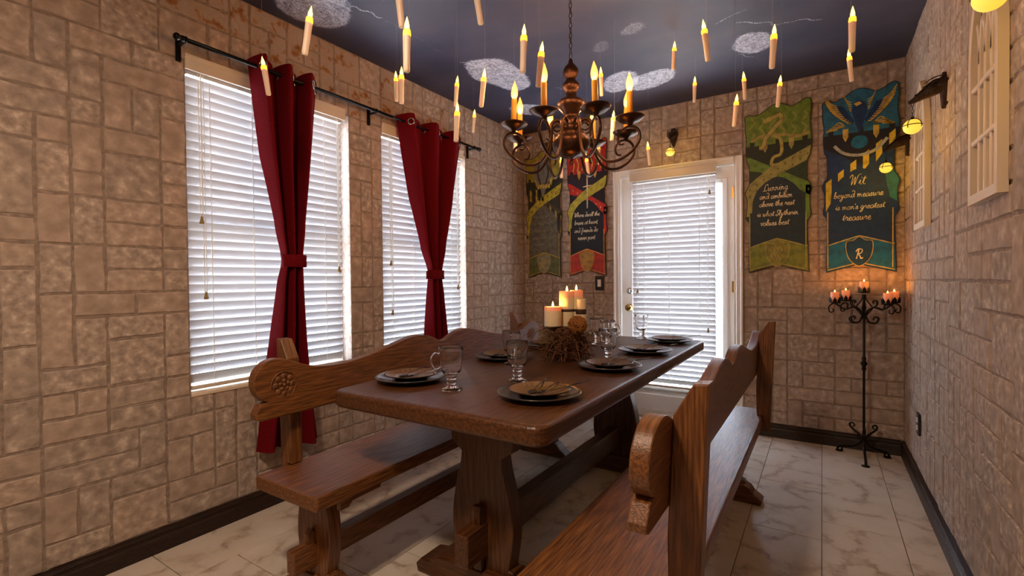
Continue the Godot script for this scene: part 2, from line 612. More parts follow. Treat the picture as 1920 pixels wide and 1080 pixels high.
func build_shell() -> void:
	# floor and its tiles
	var st := S()
	boxm(Vector3(XL - 0.2, -0.12, ZB - 0.2), Vector3(XR + 0.2, -0.003, ZF + 0.2), st)
	var fl := struct("floor", st, M.grout, "grey grout bed under cream marble floor tiles", "floor")
	var pitch := 0.3155
	var tl := 0.63
	var meshes := {}
	var r := RandomNumberGenerator.new()
	r.seed = 4
	for c in range(-9, 2):
		var x0 := maxf(c * pitch, XL)
		var x1 := minf((c + 1) * pitch, XR)
		if x1 - x0 < 0.03: continue
		var ph := -0.905 - 0.21 * ((c + 8) % 3)
		if c >= -2: ph -= 0.25
		var z := ph + tl * 3
		while z > ZB:
			var z1 := minf(z, ZF)
			var z0 := maxf(z - tl, ZB)
			if z1 - z0 > 0.03:
				var sz := Vector2(x1 - x0 - 0.003, z1 - z0 - 0.003)
				var key := "%.3f %.3f" % [sz.x, sz.y]
				if not meshes.has(key):
					var ts := S()
					prism(ts, rect(-sz.x / 2, -sz.y / 2, sz.x / 2, sz.y / 2), -0.006, 0.0, Transform3D(Basis(Vector3(1, 0, 0), Vector3(0, 0, -1), Vector3(0, 1, 0)), Vector3.ZERO), 0.0012)
					meshes[key] = done(ts, null)
				var p := part("tile", meshes[key], M.tile[r.randi() % 6], fl)
				p.position = Vector3((x0 + x1) / 2, 0, (z0 + z1) / 2)
			z -= tl
	# left wall with two openings
	st = S()
	var t := 0.16
	var xo := XL - t
	boxm(Vector3(xo, 0, ZF + t), Vector3(XL, H, -W1[0]), st)
	boxm(Vector3(xo, 0, -W1[1]), Vector3(XL, H, -W2[0]), st)
	boxm(Vector3(xo, 0, -W2[1]), Vector3(XL, H, ZB - t), st)
	for w in [W1, W2]:
		boxm(Vector3(xo, 0, -w[0]), Vector3(XL, WY[0], -w[1]), st)
		boxm(Vector3(xo, WY[1], -w[0]), Vector3(XL, H, -w[1]), st)
	var wl := struct("wall_left", st, M.mortar_left, "brown plaster wall worked into blocks, with the two windows", "wall")
	var stains := [Vector2(-1.2, 2.62), Vector2(-1.42, 2.58), Vector2(-1.5, 2.45), Vector2(-2.1, 2.45), Vector2(-2.2, 2.38), Vector2(-2.35, 2.5), Vector2(-2.45, 2.38), Vector2(-2.0, 2.57), Vector2(-2.9, 2.45), Vector2(-1.75, 2.55)]
	clad(wl, Vector3(XL, 0, ZF), Vector3(0, 0, -1), Vector3(1, 0, 0), ZF - ZB, 0.10, [[ZF + W1[0], WY[0], ZF + W1[1], WY[1]], [ZF + W2[0], WY[0], ZF + W2[1], WY[1]]], 0.0, 101, stains, M.brick_left, 0.0045)
	# back wall with the door opening
	st = S()
	boxm(Vector3(XL - t, 0, ZB), Vector3(DX[0], H, ZB - t), st)
	boxm(Vector3(DX[1], 0, ZB), Vector3(XR + t, H, ZB - t), st)
	boxm(Vector3(DX[0], DTOP, ZB), Vector3(DX[1], H, ZB - t), st)
	var wb := struct("wall_back", st, M.mortar_back, "pinkish beige block wall around the glazed door", "wall")
	clad(wb, Vector3(XL, 0, ZB), Vector3(1, 0, 0), Vector3(0, 0, 1), XR - XL, 0.10, [[DX[0] - XL - 0.03, 0.0, DX[1] - XL + 0.03, DTOP + 0.05]], -0.05, 202, [], M.brick_back, 0.006)
	st = S()
	boxm(Vector3(XR, 0, ZF + t), Vector3(XR + t, H, ZB - t), st)
	var wr := struct("wall_right", st, M.mortar_right, "pale beige block wall carrying the arched window frames", "wall")
	clad(wr, Vector3(XR, 0, ZB), Vector3(0, 0, 1), Vector3(-1, 0, 0), ZF - ZB, 0.10, [], 0.16, 303, [], M.brick_right, 0.007)
	st = S()
	boxm(Vector3(XL - t, 0, ZF), Vector3(XR + t, H, ZF + t), st)
	struct("wall_front", st, M.plain_wall, "plain plaster wall at the near end of the room", "wall")
	build_ceiling()
	# baseboards
	var prof := PackedVector2Array([Vector2(0, 0), Vector2(0.026, 0), Vector2(0.026, 0.062), Vector2(0.020, 0.070), Vector2(0.020, 0.080), Vector2(0.024, 0.086), Vector2(0.021, 0.098), Vector2(0.0, 0.102)])
	st = S()
	prism(st, prof, -(ZF), -ZB, Transform3D(Basis(Vector3(1, 0, 0), Vector3(0, 1, 0), Vector3(0, 0, -1)), Vector3(XL, 0, 0)), 0.0)
	struct("baseboard_left", st, M.basez, "dark brown distressed baseboard along the window wall", "baseboard")
	st = S()
	prism(st, prof, -(ZF), -ZB, Transform3D(Basis(Vector3(-1, 0, 0), Vector3(0, 1, 0), Vector3(0, 0, -1)), Vector3(XR, 0, 0)), 0.0)
	struct("baseboard_right", st, M.basez, "dark brown distressed baseboard along the right wall", "baseboard")
	st = S()
	for seg in [[XL + 0.026, DX[0] - 0.035], [DX[1] + 0.024, XR - 0.026]]:
		prism(st, prof, seg[0], seg[1], Transform3D(Basis(Vector3(0, 0, 1), Vector3(0, 1, 0), Vector3(1, 0, 0)), Vector3(0, 0, ZB)), 0.0)
	struct("baseboard_back", st, M.basex, "dark brown distressed baseboard beside the door", "baseboard")

func build_ceiling() -> void:
	var px := 0.0034
	var w := int((XR - XL) / px)
	var h := int((ZF - ZB) / px)
	var im := Image.create(w, h, false, Image.FORMAT_RGB8)
	var n := FastNoiseLite.new()
	n.seed = 12
	n.frequency = 0.006
	n.fractal_octaves = 4
	var c0 := Color(0.165, 0.175, 0.265)
	var c1 := Color(0.255, 0.25, 0.315)
	for y in h:
		for x in w:
			im.set_pixel(x, y, c0.lerp(c1, clampf(n.get_noise_2d(x * 0.6, y) * 0.9 + 0.5, 0, 1)))
	var r := RandomNumberGenerator.new()
	r.seed = 77
	var clouds := [
		[0.7, [-2.396, -1.459, -2.466, -1.531, -2.477, -1.64, -2.453, -1.724, -2.402, -1.794, -2.287, -1.816, -2.16, -1.737, -2.092, -1.663, -2.089, -1.502, -2.24, -1.427]],
		[1.0, [-2.043, -2.594, -1.921, -2.6, -1.803, -2.68, -1.783, -2.85, -1.812, -3.066, -1.905, -3.18, -2.028, -3.159, -2.078, -2.978, -2.136, -2.823]],
		[1.0, [-1.395, -3.468, -1.314, -3.349, -1.198, -3.309, -1.135, -3.352, -1.123, -3.446, -1.199, -3.601, -1.345, -3.651, -1.414, -3.604]],
		[1.0, [-1.183, -3.494, -1.067, -3.441, -0.951, -3.435, -0.887, -3.5, -0.917, -3.619, -1.024, -3.697, -1.157, -3.729, -1.243, -3.67]],
		[0.75, [-0.483, -3.378, -0.429, -3.252, -0.354, -3.234, -0.274, -3.303, -0.261, -3.429, -0.307, -3.515, -0.386, -3.531, -0.449, -3.471]],
		[0.8, [-2.267, -3.487, -2.157, -3.441, -2.058, -3.495, -1.989, -3.602, -2.073, -3.733, -2.223, -3.68]],
		[0.28, [-1.021, -2.806, -0.96, -2.745, -0.893, -2.735, -0.87, -2.792, -0.927, -2.84, -0.993, -2.84]],
		[0.2, [-1.241, -2.908, -1.177, -2.826, -1.13, -2.841, -1.147, -2.929, -1.212, -2.954]]]
	for c in clouds:
		var pts := []
		var mid := Vector2.ZERO
		for k in range(0, c[1].size(), 2):
			pts.append(Vector2((c[1][k] - XL) / px, (c[1][k + 1] - ZB) / px))
			mid += pts[-1]
		mid /= pts.size()
		var ol := smooth2(pts, 4, true)
		var reach := 0.0
		for q in ol: reach = maxf(reach, q.distance_to(mid))
		for s in int(absf(poly_area(ol)) * 0.9):
			var q := mid + Vector2(r.randf_range(-1, 1), r.randf_range(-1, 1)) * reach
			if not Geometry2D.is_point_in_polygon(q, ol): continue
			var rad := q - mid
			var len := r.randi_range(5, 16)
			for k in len:
				var v := q + (Vector2(-rad.y, rad.x).normalized() + Vector2(0.9 * sin(s * 1.7), 0.9 * cos(s * 2.3))).normalized() * (k - len * 0.5) * 0.9
				var ix := int(v.x)
				var iz := int(v.y)
				if ix < 0 or iz < 0 or ix >= w or iz >= h: continue
				im.set_pixel(ix, iz, im.get_pixel(ix, iz).lerp(Color(0.88, 0.90, 0.95), 0.26 * c[0]))
	var streaks := [[-2.122, -1.714, -2.087, -1.799, 1.0], [-2.087, -1.799, -2.077, -1.889, 0.9], [-2.08, -1.907, -2.065, -2.147, 0.3], [-2.065, -2.147, -2.067, -2.392, 0.35], [-0.418, -3.061, -0.262, -3.16, 0.9], [-0.262, -3.16, -0.226, -3.219, 0.6], [-0.226, -3.219, -0.106, -3.231, 0.9], [-0.106, -3.231, -0.003, -3.3, 0.9], [-0.525, -3.01, -0.432, -2.964, 0.6], [-0.432, -2.964, -0.353, -2.941, 0.5], [-0.465, -3.496, -0.393, -3.59, 0.6], [-0.393, -3.59, -0.331, -3.679, 0.4], [-2.058, -2.555, -1.968, -2.694, 0.8], [-1.72, -3.3, -1.66, -3.42, 0.6], [0.30, -3.2, 0.40, -3.35, 0.3]]
	for s in streaks:
		var d := Vector2(s[0], s[1]).distance_to(Vector2(s[2], s[3]))
		for k in int(d / px * 2.5):
			var f := k / (d / px * 2.5)
			if s[4] < 0.5 and r.randf() < 0.7: continue
			var p := Vector2(s[0], s[1]).lerp(Vector2(s[2], s[3]), f) + Vector2(1, 0.4) * sin(f * 7.0) * 0.008
			var ix := clampi(int((p.x - XL) / px) + r.randi_range(-1, 1), 0, w - 1)
			var iz := clampi(int((p.y - ZB) / px), 0, h - 1)
			im.set_pixel(ix, iz, im.get_pixel(ix, iz).lerp(Color(0.93, 0.94, 0.97), s[4] * r.randf_range(0.4, 1.0)))
	for k in 260:
		var ix := r.randi_range(1, w - 2)
		var iz := r.randi_range(1, h - 2)
		var b := r.randf() * 0.55
		im.set_pixel(ix, iz, im.get_pixel(ix, iz).lerp(Color.WHITE, b))
	var m := mat(Color.WHITE, 0.58)
	m.albedo_texture = ImageTexture.create_from_image(im)
	var st := S()
	st.set_smooth_group(-1)
	var cs := [Vector3(XL - 0.16, H, ZB - 0.16), Vector3(XR + 0.16, H, ZB - 0.16), Vector3(XR + 0.16, H, ZF + 0.16), Vector3(XL - 0.16, H, ZF + 0.16)]
	for k in [0, 3, 2, 0, 2, 1]:
		st.set_uv(Vector2((cs[k].x - XL) / (XR - XL), (cs[k].z - ZB) / (ZF - ZB)))
		st.add_vertex(cs[k])
	var top := []
	for c in cs: top.append(c + Vector3(0, 0.15, 0))
	for k in [0, 1, 2, 0, 2, 3]:
		st.set_uv(Vector2(0.5, 0.5))
		st.add_vertex(top[k])
	for i in 4:
		var j := (i + 1) % 4
		for v in [cs[i], cs[j], top[j], cs[i], top[j], top[i]]:
			st.set_uv(Vector2(0.5, 0.5))
			st.add_vertex(v)
	struct("ceiling", st, m, "dark indigo ceiling painted with white clouds and stars", "ceiling")

# ---------------------------------------------------------------- windows and blinds
func blind(o: Node3D, len: float, h: float, count: int, ladders: Array, cords: Array, valh: float, valout: float) -> void:
	# local: x along the slats from 0 to len, y from 0 (bottom) to h, +z towards the room
	var sm := S()
	var prof := PackedVector2Array()
	var a := deg_to_rad(64)
	for i in 7:
		var f := -0.5 + i / 6.0
		prof.append(Vector2(f * 0.050, 0.0016 + 0.0022 * (1 - 4 * f * f)))
	for i in 7:
		var f := 0.5 - i / 6.0
		prof.append(Vector2(f * 0.050, -0.0012 + 0.0022 * (1 - 4 * f * f)))
	# slat axis along x; inner edge raised
	var bs := Basis(Vector3(0, sin(a), cos(a)), Vector3(0, cos(a), -sin(a)), Vector3(1, 0, 0))
	prism(sm, prof, 0.0, len, Transform3D(bs, Vector3.ZERO), 0.0)
	var mesh := done(sm, null)
	var y0 := 0.045
	var step := (h - 0.03 - y0) / count
	for i in count:
		var p := part("slat", mesh, M.slat, o)
		p.position = Vector3(0, y0 + step * (i + 0.35), 0)
		p.rotation.x = 0.015 * sin(i * 2.7)
	var st := S()
	box(st, Vector3(len / 2, 0.017, 0), Vector3(len, 0.018, 0.048), 0.004)
	part("bottom_rail", st, M.valance, o)
	st = S()
	box(st, Vector3(len / 2, h - 0.012, -0.002), Vector3(len, 0.03, 0.05), 0.003)
	part("head_rail", st, M.slat, o)
	if valh > 0:
		st = S()
		prism(st, PackedVector2Array([Vector2(0, 0), Vector2(0.012, 0), Vector2(0.012, valh - 0.02), Vector2(0.016, valh - 0.012), Vector2(0.016, valh), Vector2(0, valh)]), -0.012, len + 0.012, Transform3D(Basis(Vector3(0, 0, 1), Vector3(0, 1, 0), Vector3(1, 0, 0)), Vector3(0, h - valh * 0.15, valout)), 0.0)
		part("valance", st, M.valance, o)
	for lx in ladders:
		st = S()
		for s in [-0.02, 0.02]:
			box(st, Vector3(len * lx, h / 2, s * 0.7), Vector3(0.003, h - 0.03, 0.0015), 0.0)
		part("ladder_cord", st, M.cord, o)
	for c in cords:
		st = S()
		for s in [-0.005, 0.005]:
			box(st, Vector3(len * c[0] + s, h - c[1] / 2, 0.03), Vector3(0.002, c[1], 0.002), 0.0)
		var p := part("pull_cord", st, M.cord, o)
		st = S()
		lathe(st, V([0.0, 0.012, 0.006, 0.012, 0.006, 0.004, 0.007, -0.004, 0.011, -0.018, 0.010, -0.024, 0.0, -0.026]), 10, Transform3D(Basis(), Vector3(len * c[0], h - c[1], 0.03)))
		part("tassel", st, M.tassel, p)

func build_windows() -> void:
	var i := 0
	for w in [W1, W2]:
		i += 1
		var len: float = w[1] - w[0]
		var hgt: float = WY[1] - WY[0]
		var o := Node3D.new()
		o.name = "window_%d" % i
		add_child(o)
		o.position = Vector3(XL - 0.11, WY[0], -w[0])
		o.rotation.y = PI / 2
		meta(o, "bright window behind white blinds, nearest the camera" if i == 1 else "bright window behind white blinds, nearest the far corner", "window", "", "structure")
		var st := S()
		for b in [[0, 0, 0.045, hgt], [len - 0.045, 0, len, hgt], [0.045, 0, len - 0.045, 0.045], [0.045, hgt - 0.045, len - 0.045, hgt], [0.045, hgt / 2 - 0.02, len - 0.045, hgt / 2 + 0.02]]:
			prism(st, rect(b[0], b[1], b[2], b[3]), -0.025, 0.025, Transform3D.IDENTITY, 0.003)
		part("window_frame", st, M.white, o)
		for q in [[0.045, hgt / 2 - 0.02], [hgt / 2 + 0.02, hgt - 0.045]]:
			st = S()
			prism(st, rect(0.04, q[0], len - 0.04, q[1]), -0.003, 0.003, Transform3D.IDENTITY, 0.0)
			part("pane", st, M.pane, o)
		st = S()
		prism(st, rect(0.0, -0.012, len, 0.006), 0.026, 0.118, Transform3D.IDENTITY, 0.003)
		part("window_sill", st, M.frame_cream, o)
		var b := thing("window_blind", "white wooden slat blind in the large window nearest the camera" if i == 1 else "white wooden slat blind in the narrower looking window near the far corner", "blind", Vector3(XL - 0.035, WY[0] + 0.012, -w[0] - 0.012), "slat blinds on the window wall", PI / 2)
		blind(b, len - 0.055, hgt - 0.04, 34, [0.12, 0.36, 0.86], [[0.06, 0.72], [0.075, 1.09], [0.955, 0.95]] if i == 1 else [[0.08, 0.9], [0.09, 1.25], [0.93, 1.08]], 0.07, 0.032)

func build_door() -> void:
	# casing
	var st := S()
	var prof := PackedVector2Array([Vector2(0, 0), Vector2(0.062, 0), Vector2(0.062, 0.024), Vector2(0.050, 0.026), Vector2(0.042, 0.018), Vector2(0.016, 0.016), Vector2(0.010, 0.010), Vector2(0, 0.010)])
	var x0 := -1.525
	var x1 := -0.585
	var top := 2.128
	prism(st, prof, 0.0, top + 0.062, Transform3D(Basis(Vector3(-1, 0, 0), Vector3(0, 0, 1), Vector3(0, 1, 0)), Vector3(x0, 0, ZB)), 0.0)
	prism(st, prof, 0.0, top + 0.062, Transform3D(Basis(Vector3(1, 0, 0), Vector3(0, 0, 1), Vector3(0, 1, 0)), Vector3(x1, 0, ZB)), 0.0)
	prism(st, prof, x0, x1, Transform3D(Basis(Vector3(0, 1, 0), Vector3(0, 0, 1), Vector3(1, 0, 0)), Vector3(0, top, ZB)), 0.0)
	# jambs
	boxm(Vector3(x0 - 0.02, 0, ZB), Vector3(x0, top, ZB - 0.13), st)
	boxm(Vector3(x1, 0, ZB), Vector3(x1 + 0.037, top, ZB - 0.13), st)
	boxm(Vector3(x0 - 0.02, top, ZB), Vector3(x1 + 0.037, top + 0.007, ZB - 0.13), st)
	struct("trim_1", st, M.white, "white moulded casing around the glazed door", "door casing")
	# door slab
	var d := Node3D.new()
	d.name = "door_1"
	add_child(d)
	d.position = Vector3(x0 + 0.003, 0.012, ZB - 0.052)
	meta(d, "white exterior door with a full length glass light", "door", "", "structure")
	var w := x1 - x0 - 0.006
	var h := top - 0.015
	var g := [0.115, 0.27, w - 0.080, h - 0.12]
	st = S()
	for b in [[0.0, 0.0, g[0], h], [g[2], 0.0, w, h], [g[0], 0.0, g[2], g[1]], [g[0], g[3], g[2], h]]:
		prism(st, rect(b[0], b[1], b[2], b[3]), -0.022, 0.022, Transform3D.IDENTITY, 0.0)
	part("door_panel", st, M.white, d)
	st = S()
	for b in [[g[0] - 0.03, g[1] - 0.03, g[0] + 0.012, g[3] + 0.03], [g[2] - 0.012, g[1] - 0.03, g[2] + 0.03, g[3] + 0.03], [g[0] + 0.012, g[1] - 0.03, g[2] - 0.012, g[1] + 0.012], [g[0] + 0.012, g[3] - 0.012, g[2] - 0.012, g[3] + 0.03]]:
		prism(st, rect(b[0], b[1], b[2], b[3]), -0.03, 0.030, Transform3D.IDENTITY, 0.004)
	part("glazing_bead", st, M.white, d)
	st = S()
	prism(st, rect(g[0] + 0.002, g[1] + 0.002, g[2] - 0.002, g[3] - 0.002), -0.004, 0.004, Transform3D.IDENTITY, 0.0)
	part("pane", st, M.pane, d)
	st = S()
	prism(st, rect(0.08, 0.05, w - 0.08, 0.20), 0.0, 0.028, Transform3D.IDENTITY, 0.006)
	part("kick_panel", st, M.white, d)
	var kx := -1.454 - x0
	var zb := Basis(Vector3(1, 0, 0), Vector3(0, 0, 1), Vector3(0, -1, 0))
	st = S()
	lathe(st, V([0.0, 0.0, 0.033, 0.0, 0.031, 0.008, 0.014, 0.012, 0.012, 0.030, 0.026, 0.040, 0.031, 0.052, 0.026, 0.064, 0.012, 0.070, 0.0, 0.070]), 20, Transform3D(zb, Vector3(kx, 0.955, 0.022)))
	part("door_knob", st, M.brass, d)
	st = S()
	lathe(st, V([0.0, 0.0, 0.031, 0.0, 0.029, 0.010, 0.020, 0.014, 0.0, 0.014]), 20, Transform3D(zb, Vector3(kx, 1.105, 0.022)))
	box(st, Vector3(kx, 1.105, 0.044), Vector3(0.011, 0.034, 0.012), 0.003)
	part("deadbolt", st, M.steel, d)
	for y in [0.25, 1.14, 1.90]:
		st = S()
		box(st, Vector3(w - 0.004, y, 0.027), Vector3(0.03, 0.09, 0.004), 0.001)
		lathe(st, V([0.0, -0.05, 0.007, -0.05, 0.007, 0.05, 0.0, 0.05]), 10, Transform3D(Basis(), Vector3(w + 0.002, y, 0.032)))
		part("hinge", st, M.brass, d)
	st = S()
	boxm(Vector3(x0, 0.0, ZB - 0.13), Vector3(x1, 0.012, ZB + 0.0), st)
	struct("trim_2", st, M.steel, "metal threshold under the glazed door", "threshold")
	var b := thing("door_blind", "white slat blind hanging on the glazed door", "blind", Vector3(-1.405, 0.285, ZB + 0.018), "")
	blind(b, 0.685, 1.80, 40, [0.15, 0.46, 0.82], [[0.07, 0.96], [0.92, 1.28], [0.94, 0.16]], 0.085, 0.034)

# ---------------------------------------------------------------- curtains
func build_curtains() -> void:
	var rx := -2.462
	var ry := 2.345
	var o := thing("curtain_rod", "thin black curtain rod across both windows", "curtain rod", Vector3(rx, ry, -1.04))
	var st := S()
	tube(st, PackedVector3Array([Vector3(0, 0, 0), Vector3(0, 0, -1.25), Vector3(0, 0, -2.25)]), 0.008, 10)
	tube(st, PackedVector3Array([Vector3(0, 0, 0), Vector3(0, 0, -1.28)]), 0.0105, 10)
	part("rod", st, M.black_metal, o)
	for e in [[0.0, 1.0], [-2.25, -1.0]]:
		st = S()
		var q := Basis(Vector3(1, 0, 0), Vector3(0, 0, e[1]), Vector3(0, -e[1], 0))
		lathe(st, V([0.0, -0.01, 0.014, -0.01, 0.014, 0.004, 0.010, 0.008, 0.017, 0.016, 0.017, 0.026, 0.009, 0.034, 0.0, 0.036]), 12, Transform3D(q, Vector3(0, 0, e[0])))
		part("finial", st, M.black_metal, o)
	for z in [-0.015, -1.14, -2.2]:
		st = S()
		box(st, Vector3(-0.076, -0.025, z), Vector3(0.010, 0.11, 0.022), 0.002)
		box(st, Vector3(-0.04, -0.008, z), Vector3(0.075, 0.012, 0.012), 0.002)
		ring(st, Vector3(0, 0, z), Basis(), 0.012, 0.004, 12, 5)
		part("bracket", st, M.black_metal, o)
	curtain("red grommet curtain tied in the middle, over the window nearest the camera", [[2.395, -1.365, -1.776], [1.9, -1.418, -1.718], [1.55, -1.475, -1.66], [1.34, -1.502, -1.634], [1.2, -1.48, -1.645], [0.88, -1.446, -1.668], [0.33, -1.37, -1.735]], rx, 2.345, 0.33)
	curtain("red grommet curtain gathered by a tieback, over the farther window", [[2.395, -2.40, -3.13], [1.83, -2.51, -2.985], [1.5, -2.59, -2.87], [1.27, -2.655, -2.80], [1.1, -2.648, -2.83], [0.8, -2.645, -2.87], [0.33, -2.62, -2.92]], rx, 2.345, 1.0)

func curtain(label: String, rows: Array, rx: float, ry: float, flap: float) -> void:
	var ztop: float = rows[0][1]
	var o := thing("curtain", label, "curtain", Vector3(rx, 0, ztop), "red curtains on the rod")
	var nu := 84
	var nv := 64
	var grid := []
	var folds := 3.0
	var ytie: float = rows[3][0]
	for j in range(nv + 1):
		var y: float = lerpf(rows[0][0], rows[-1][0], float(j) / nv)
		var k := 0
		while k < rows.size() - 2 and y < rows[k + 1][0]: k += 1
		var f: float = clampf((rows[k][0] - y) / (rows[k][0] - rows[k + 1][0]), 0, 1)
		f = f * f * (3 - 2 * f) if k == 2 or k == 3 else f
		var za := lerpf(rows[k][1], rows[k + 1][1], f)
		var zb := lerpf(rows[k][2], rows[k + 1][2], f)
		var near := 1.0 - clampf(absf(y - ytie) / 0.55, 0, 1)
		var amp := lerpf(0.050, 0.020, near)
		var row := PackedVector3Array()
		for i in range(nu + 1):
			var u := float(i) / nu
			var ph := TAU * folds * u
			var fr := fposmod(folds * u, 1.0)
			var e := fr / 0.27 if fr < 0.27 else 1.0 - (fr - 0.27) / 0.73
			e = lerpf(e, e * e * (3 - 2 * e), 0.75)
			var x := amp * (2 * e - 1 + 0.06 * sin(3 * ph + y * 1.4)) + 0.005 * sin(u * 31 + y * 5.0) * (1 - near * 0.5)
			var zz := lerpf(za, zb, u) + 0.06 * (za - zb) / folds * sin(2 * ph) * 0.6
			var yy := y
			if j == 0: yy += 0.018 * absf(sin(ph)) - 0.01
			if y < ytie: yy -= 0.03 * (1 - float(nv - j) / nv) * u * (1.0 if flap < 0.5 else 0.3)
			row.append(Vector3(x + 0.018 * near, yy, zz - ztop))
		grid.append(row)
	var st := S()
	st.set_smooth_group(0)
	for j in nv:
		for i in nu:
			quad(st, grid[j][i], grid[j][i + 1], grid[j + 1][i + 1], grid[j + 1][i])
	var back := []
	for j in range(nv + 1):
		var row := PackedVector3Array()
		for i in range(nu + 1):
			var a: Vector3 = grid[j][mini(i + 1, nu)] - grid[j][maxi(i - 1, 0)]
			var nrm := Vector3(-a.z, 0, a.x).normalized()
			if nrm.x < 0: pass
			row.append(grid[j][i] - nrm * 0.0025)
		back.append(row)
	st.set_smooth_group(1)
	for j in nv:
		for i in nu:
			quad(st, back[j][i], back[j + 1][i], back[j + 1][i + 1], back[j][i + 1])
	st.set_smooth_group(-1)
	for j in nv:
		quad(st, grid[j][0], grid[j + 1][0], back[j + 1][0], back[j][0])
		quad(st, grid[j][nu], back[j][nu], back[j + 1][nu], grid[j + 1][nu])
	for i in nu:
		quad(st, grid[0][i], back[0][i], back[0][i + 1], grid[0][i + 1])
		quad(st, grid[nv][i], grid[nv][i + 1], back[nv][i + 1], back[nv][i])
	part("cloth", st, M.curtain, o)
	# grommets sit where the cloth crosses the rod
	for g in 7:
		var u := (g + 0.5) / 7.0 + 0.0
		var i := clampi(int(u * nu), 1, nu - 1)
		var a: Vector3 = grid[1][i + 1] - grid[1][i - 1]
		a.y = 0
		a = a.normalized()
		st = S()
		var p: Vector3 = grid[1][i]
		ring(st, Vector3(p.x, ry, p.z), Basis(a, Vector3.UP, a.cross(Vector3.UP)), 0.021, 0.0045, 18, 6)
		part("grommet", st, M.steel, o)
	# tieback band
	st = S()
	var zc: float = (rows[3][1] + rows[3][2]) / 2 - ztop
	var hz: float = absf(rows[3][2] - rows[3][1]) / 2 + 0.004
	st.set_smooth_group(0)
	var seg := 24
	for i in seg:
		for l in 4:
			var v := []
			for q in [[i, l], [i + 1, l], [i + 1, l + 1], [i, l + 1]]:
				var a: float = TAU * (q[0] % seg) / seg
				var b: float = [-0.034, -0.03, 0.0, 0.03, 0.034][q[1]]
				var k: float = [0.97, 1.03, 1.0, 1.03, 0.97][q[1]]
				v.append(Vector3(0.018 + cos(a) * 0.036 * k, ytie + b, zc + sin(a) * hz * k))
			quad(st, v[0], v[3], v[2], v[1])
	if flap > 0.5:
		var c := Vector3(0.02, ytie, zc + hz)
		prism(st, rect(-0.005, -0.032, 0.05, 0.028), -0.003, 0.003, Transform3D(Basis(Vector3(0.25, -0.03, 1).normalized(), Vector3.UP, Vector3(1, 0, -0.25).normalized()), c), 0.001)
	part("tieback", st, M.curtain, o)

# ---------------------------------------------------------------- table and benches
func mirror_profile(half: Array) -> PackedVector2Array:
	var p := PackedVector2Array()
	for v in half: p.append(v)
	for i in range(half.size() - 1, -1, -1): p.append(Vector2(-half[i].x, half[i].y))
	return p

func build_table() -> void:
	var o := thing("trestle_table", "long dark wooden trestle table set for a meal", "table", Vector3(-1.115, 0, -2.257))
	var st := S()
	var Xz := Transform3D(Basis(Vector3(1, 0, 0), Vector3(0, 0, -1), Vector3(0, 1, 0)), Vector3.ZERO)
	# worn outline
	var ol := rrect(-0.52, -1.24, 0.52, 1.24, 0.055, 6)
	prism(st, ol, 0.688, 0.76, Xz, 0.018, 4)
	var hi := Transform3D(Basis.from_scale(Vector3.ONE * TW), Vector3(0, 0.1317, 0))
	var lo := Transform3D(Basis.from_scale(Vector3(TW, 1.0834, TW)), Vector3.ZERO)
	part("tabletop", st, M.tablez, o).transform = hi
	st = S()
	for x in [-0.17, 0.175]:
		boxm(Vector3(x - 0.0012, 0.7595, -1.22), Vector3(x + 0.0012, 0.7603, 1.22), st)
	part("board_seam", st, M.basez, o).transform = hi
	var half := []
	for q in smooth2(V([0.140, 0.115, 0.146, 0.14, 0.158, 0.20, 0.163, 0.26, 0.155, 0.32, 0.138, 0.39, 0.118, 0.45, 0.108, 0.50]), 4): half.append(q)
	var prof := [Vector2(0.162, 0.0), Vector2(0.162, 0.112)]
	prof.append_array(half)
	prof.append_array(V([0.130, 0.515, 0.158, 0.530, 0.168, 0.555, 0.168, 0.688]))
	for z in [0.825, -0.775]:
		st = S()
		prism(st, mirror_profile(prof), -0.04, 0.04, Transform3D(Basis(), Vector3(0, 0.0, z)), 0.004)
		part("trestle_leg", st, M.tabley, o).transform = lo
		st = S()
		var foot := mirror_profile(V([0.355, 0.0, 0.365, 0.03, 0.335, 0.055, 0.28, 0.062, 0.245, 0.085, 0.16, 0.095]))
		prism(st, foot, -0.075, 0.075, Transform3D(Basis(), Vector3(0, 0.0, z)), 0.008, 2)
		part("foot", st, M.tablex, o).transform = lo
		st = S()
		prism(st, mirror_profile(V([0.22, 0.62, 0.40, 0.66, 0.42, 0.688])), -0.05, 0.05, Transform3D(Basis(), Vector3(0, 0.0, z)), 0.004)
		part("cleat", st, M.tablex, o).transform = lo
	st = S()
	boxm(Vector3(-0.035, 0.150, -0.96), Vector3(0.035, 0.262, 1.01), st, 0.006)
	part("stretcher", st, M.tablez, o).transform = lo
	for z in [0.888, -0.838]:
		st = S()
		prism(st, PackedVector2Array([Vector2(-0.012, 0.10), Vector2(0.012, 0.10), Vector2(0.022, 0.31), Vector2(0.012, 0.325), Vector2(-0.012, 0.325), Vector2(-0.022, 0.31)]), -0.022, 0.022, Transform3D(Basis(Vector3(0, 0, 1), Vector3(0, 1, 0), Vector3(-1, 0, 0)), Vector3(0, 0, z)), 0.003)
		part("wedge_key", st, M.tabley, o).transform = lo

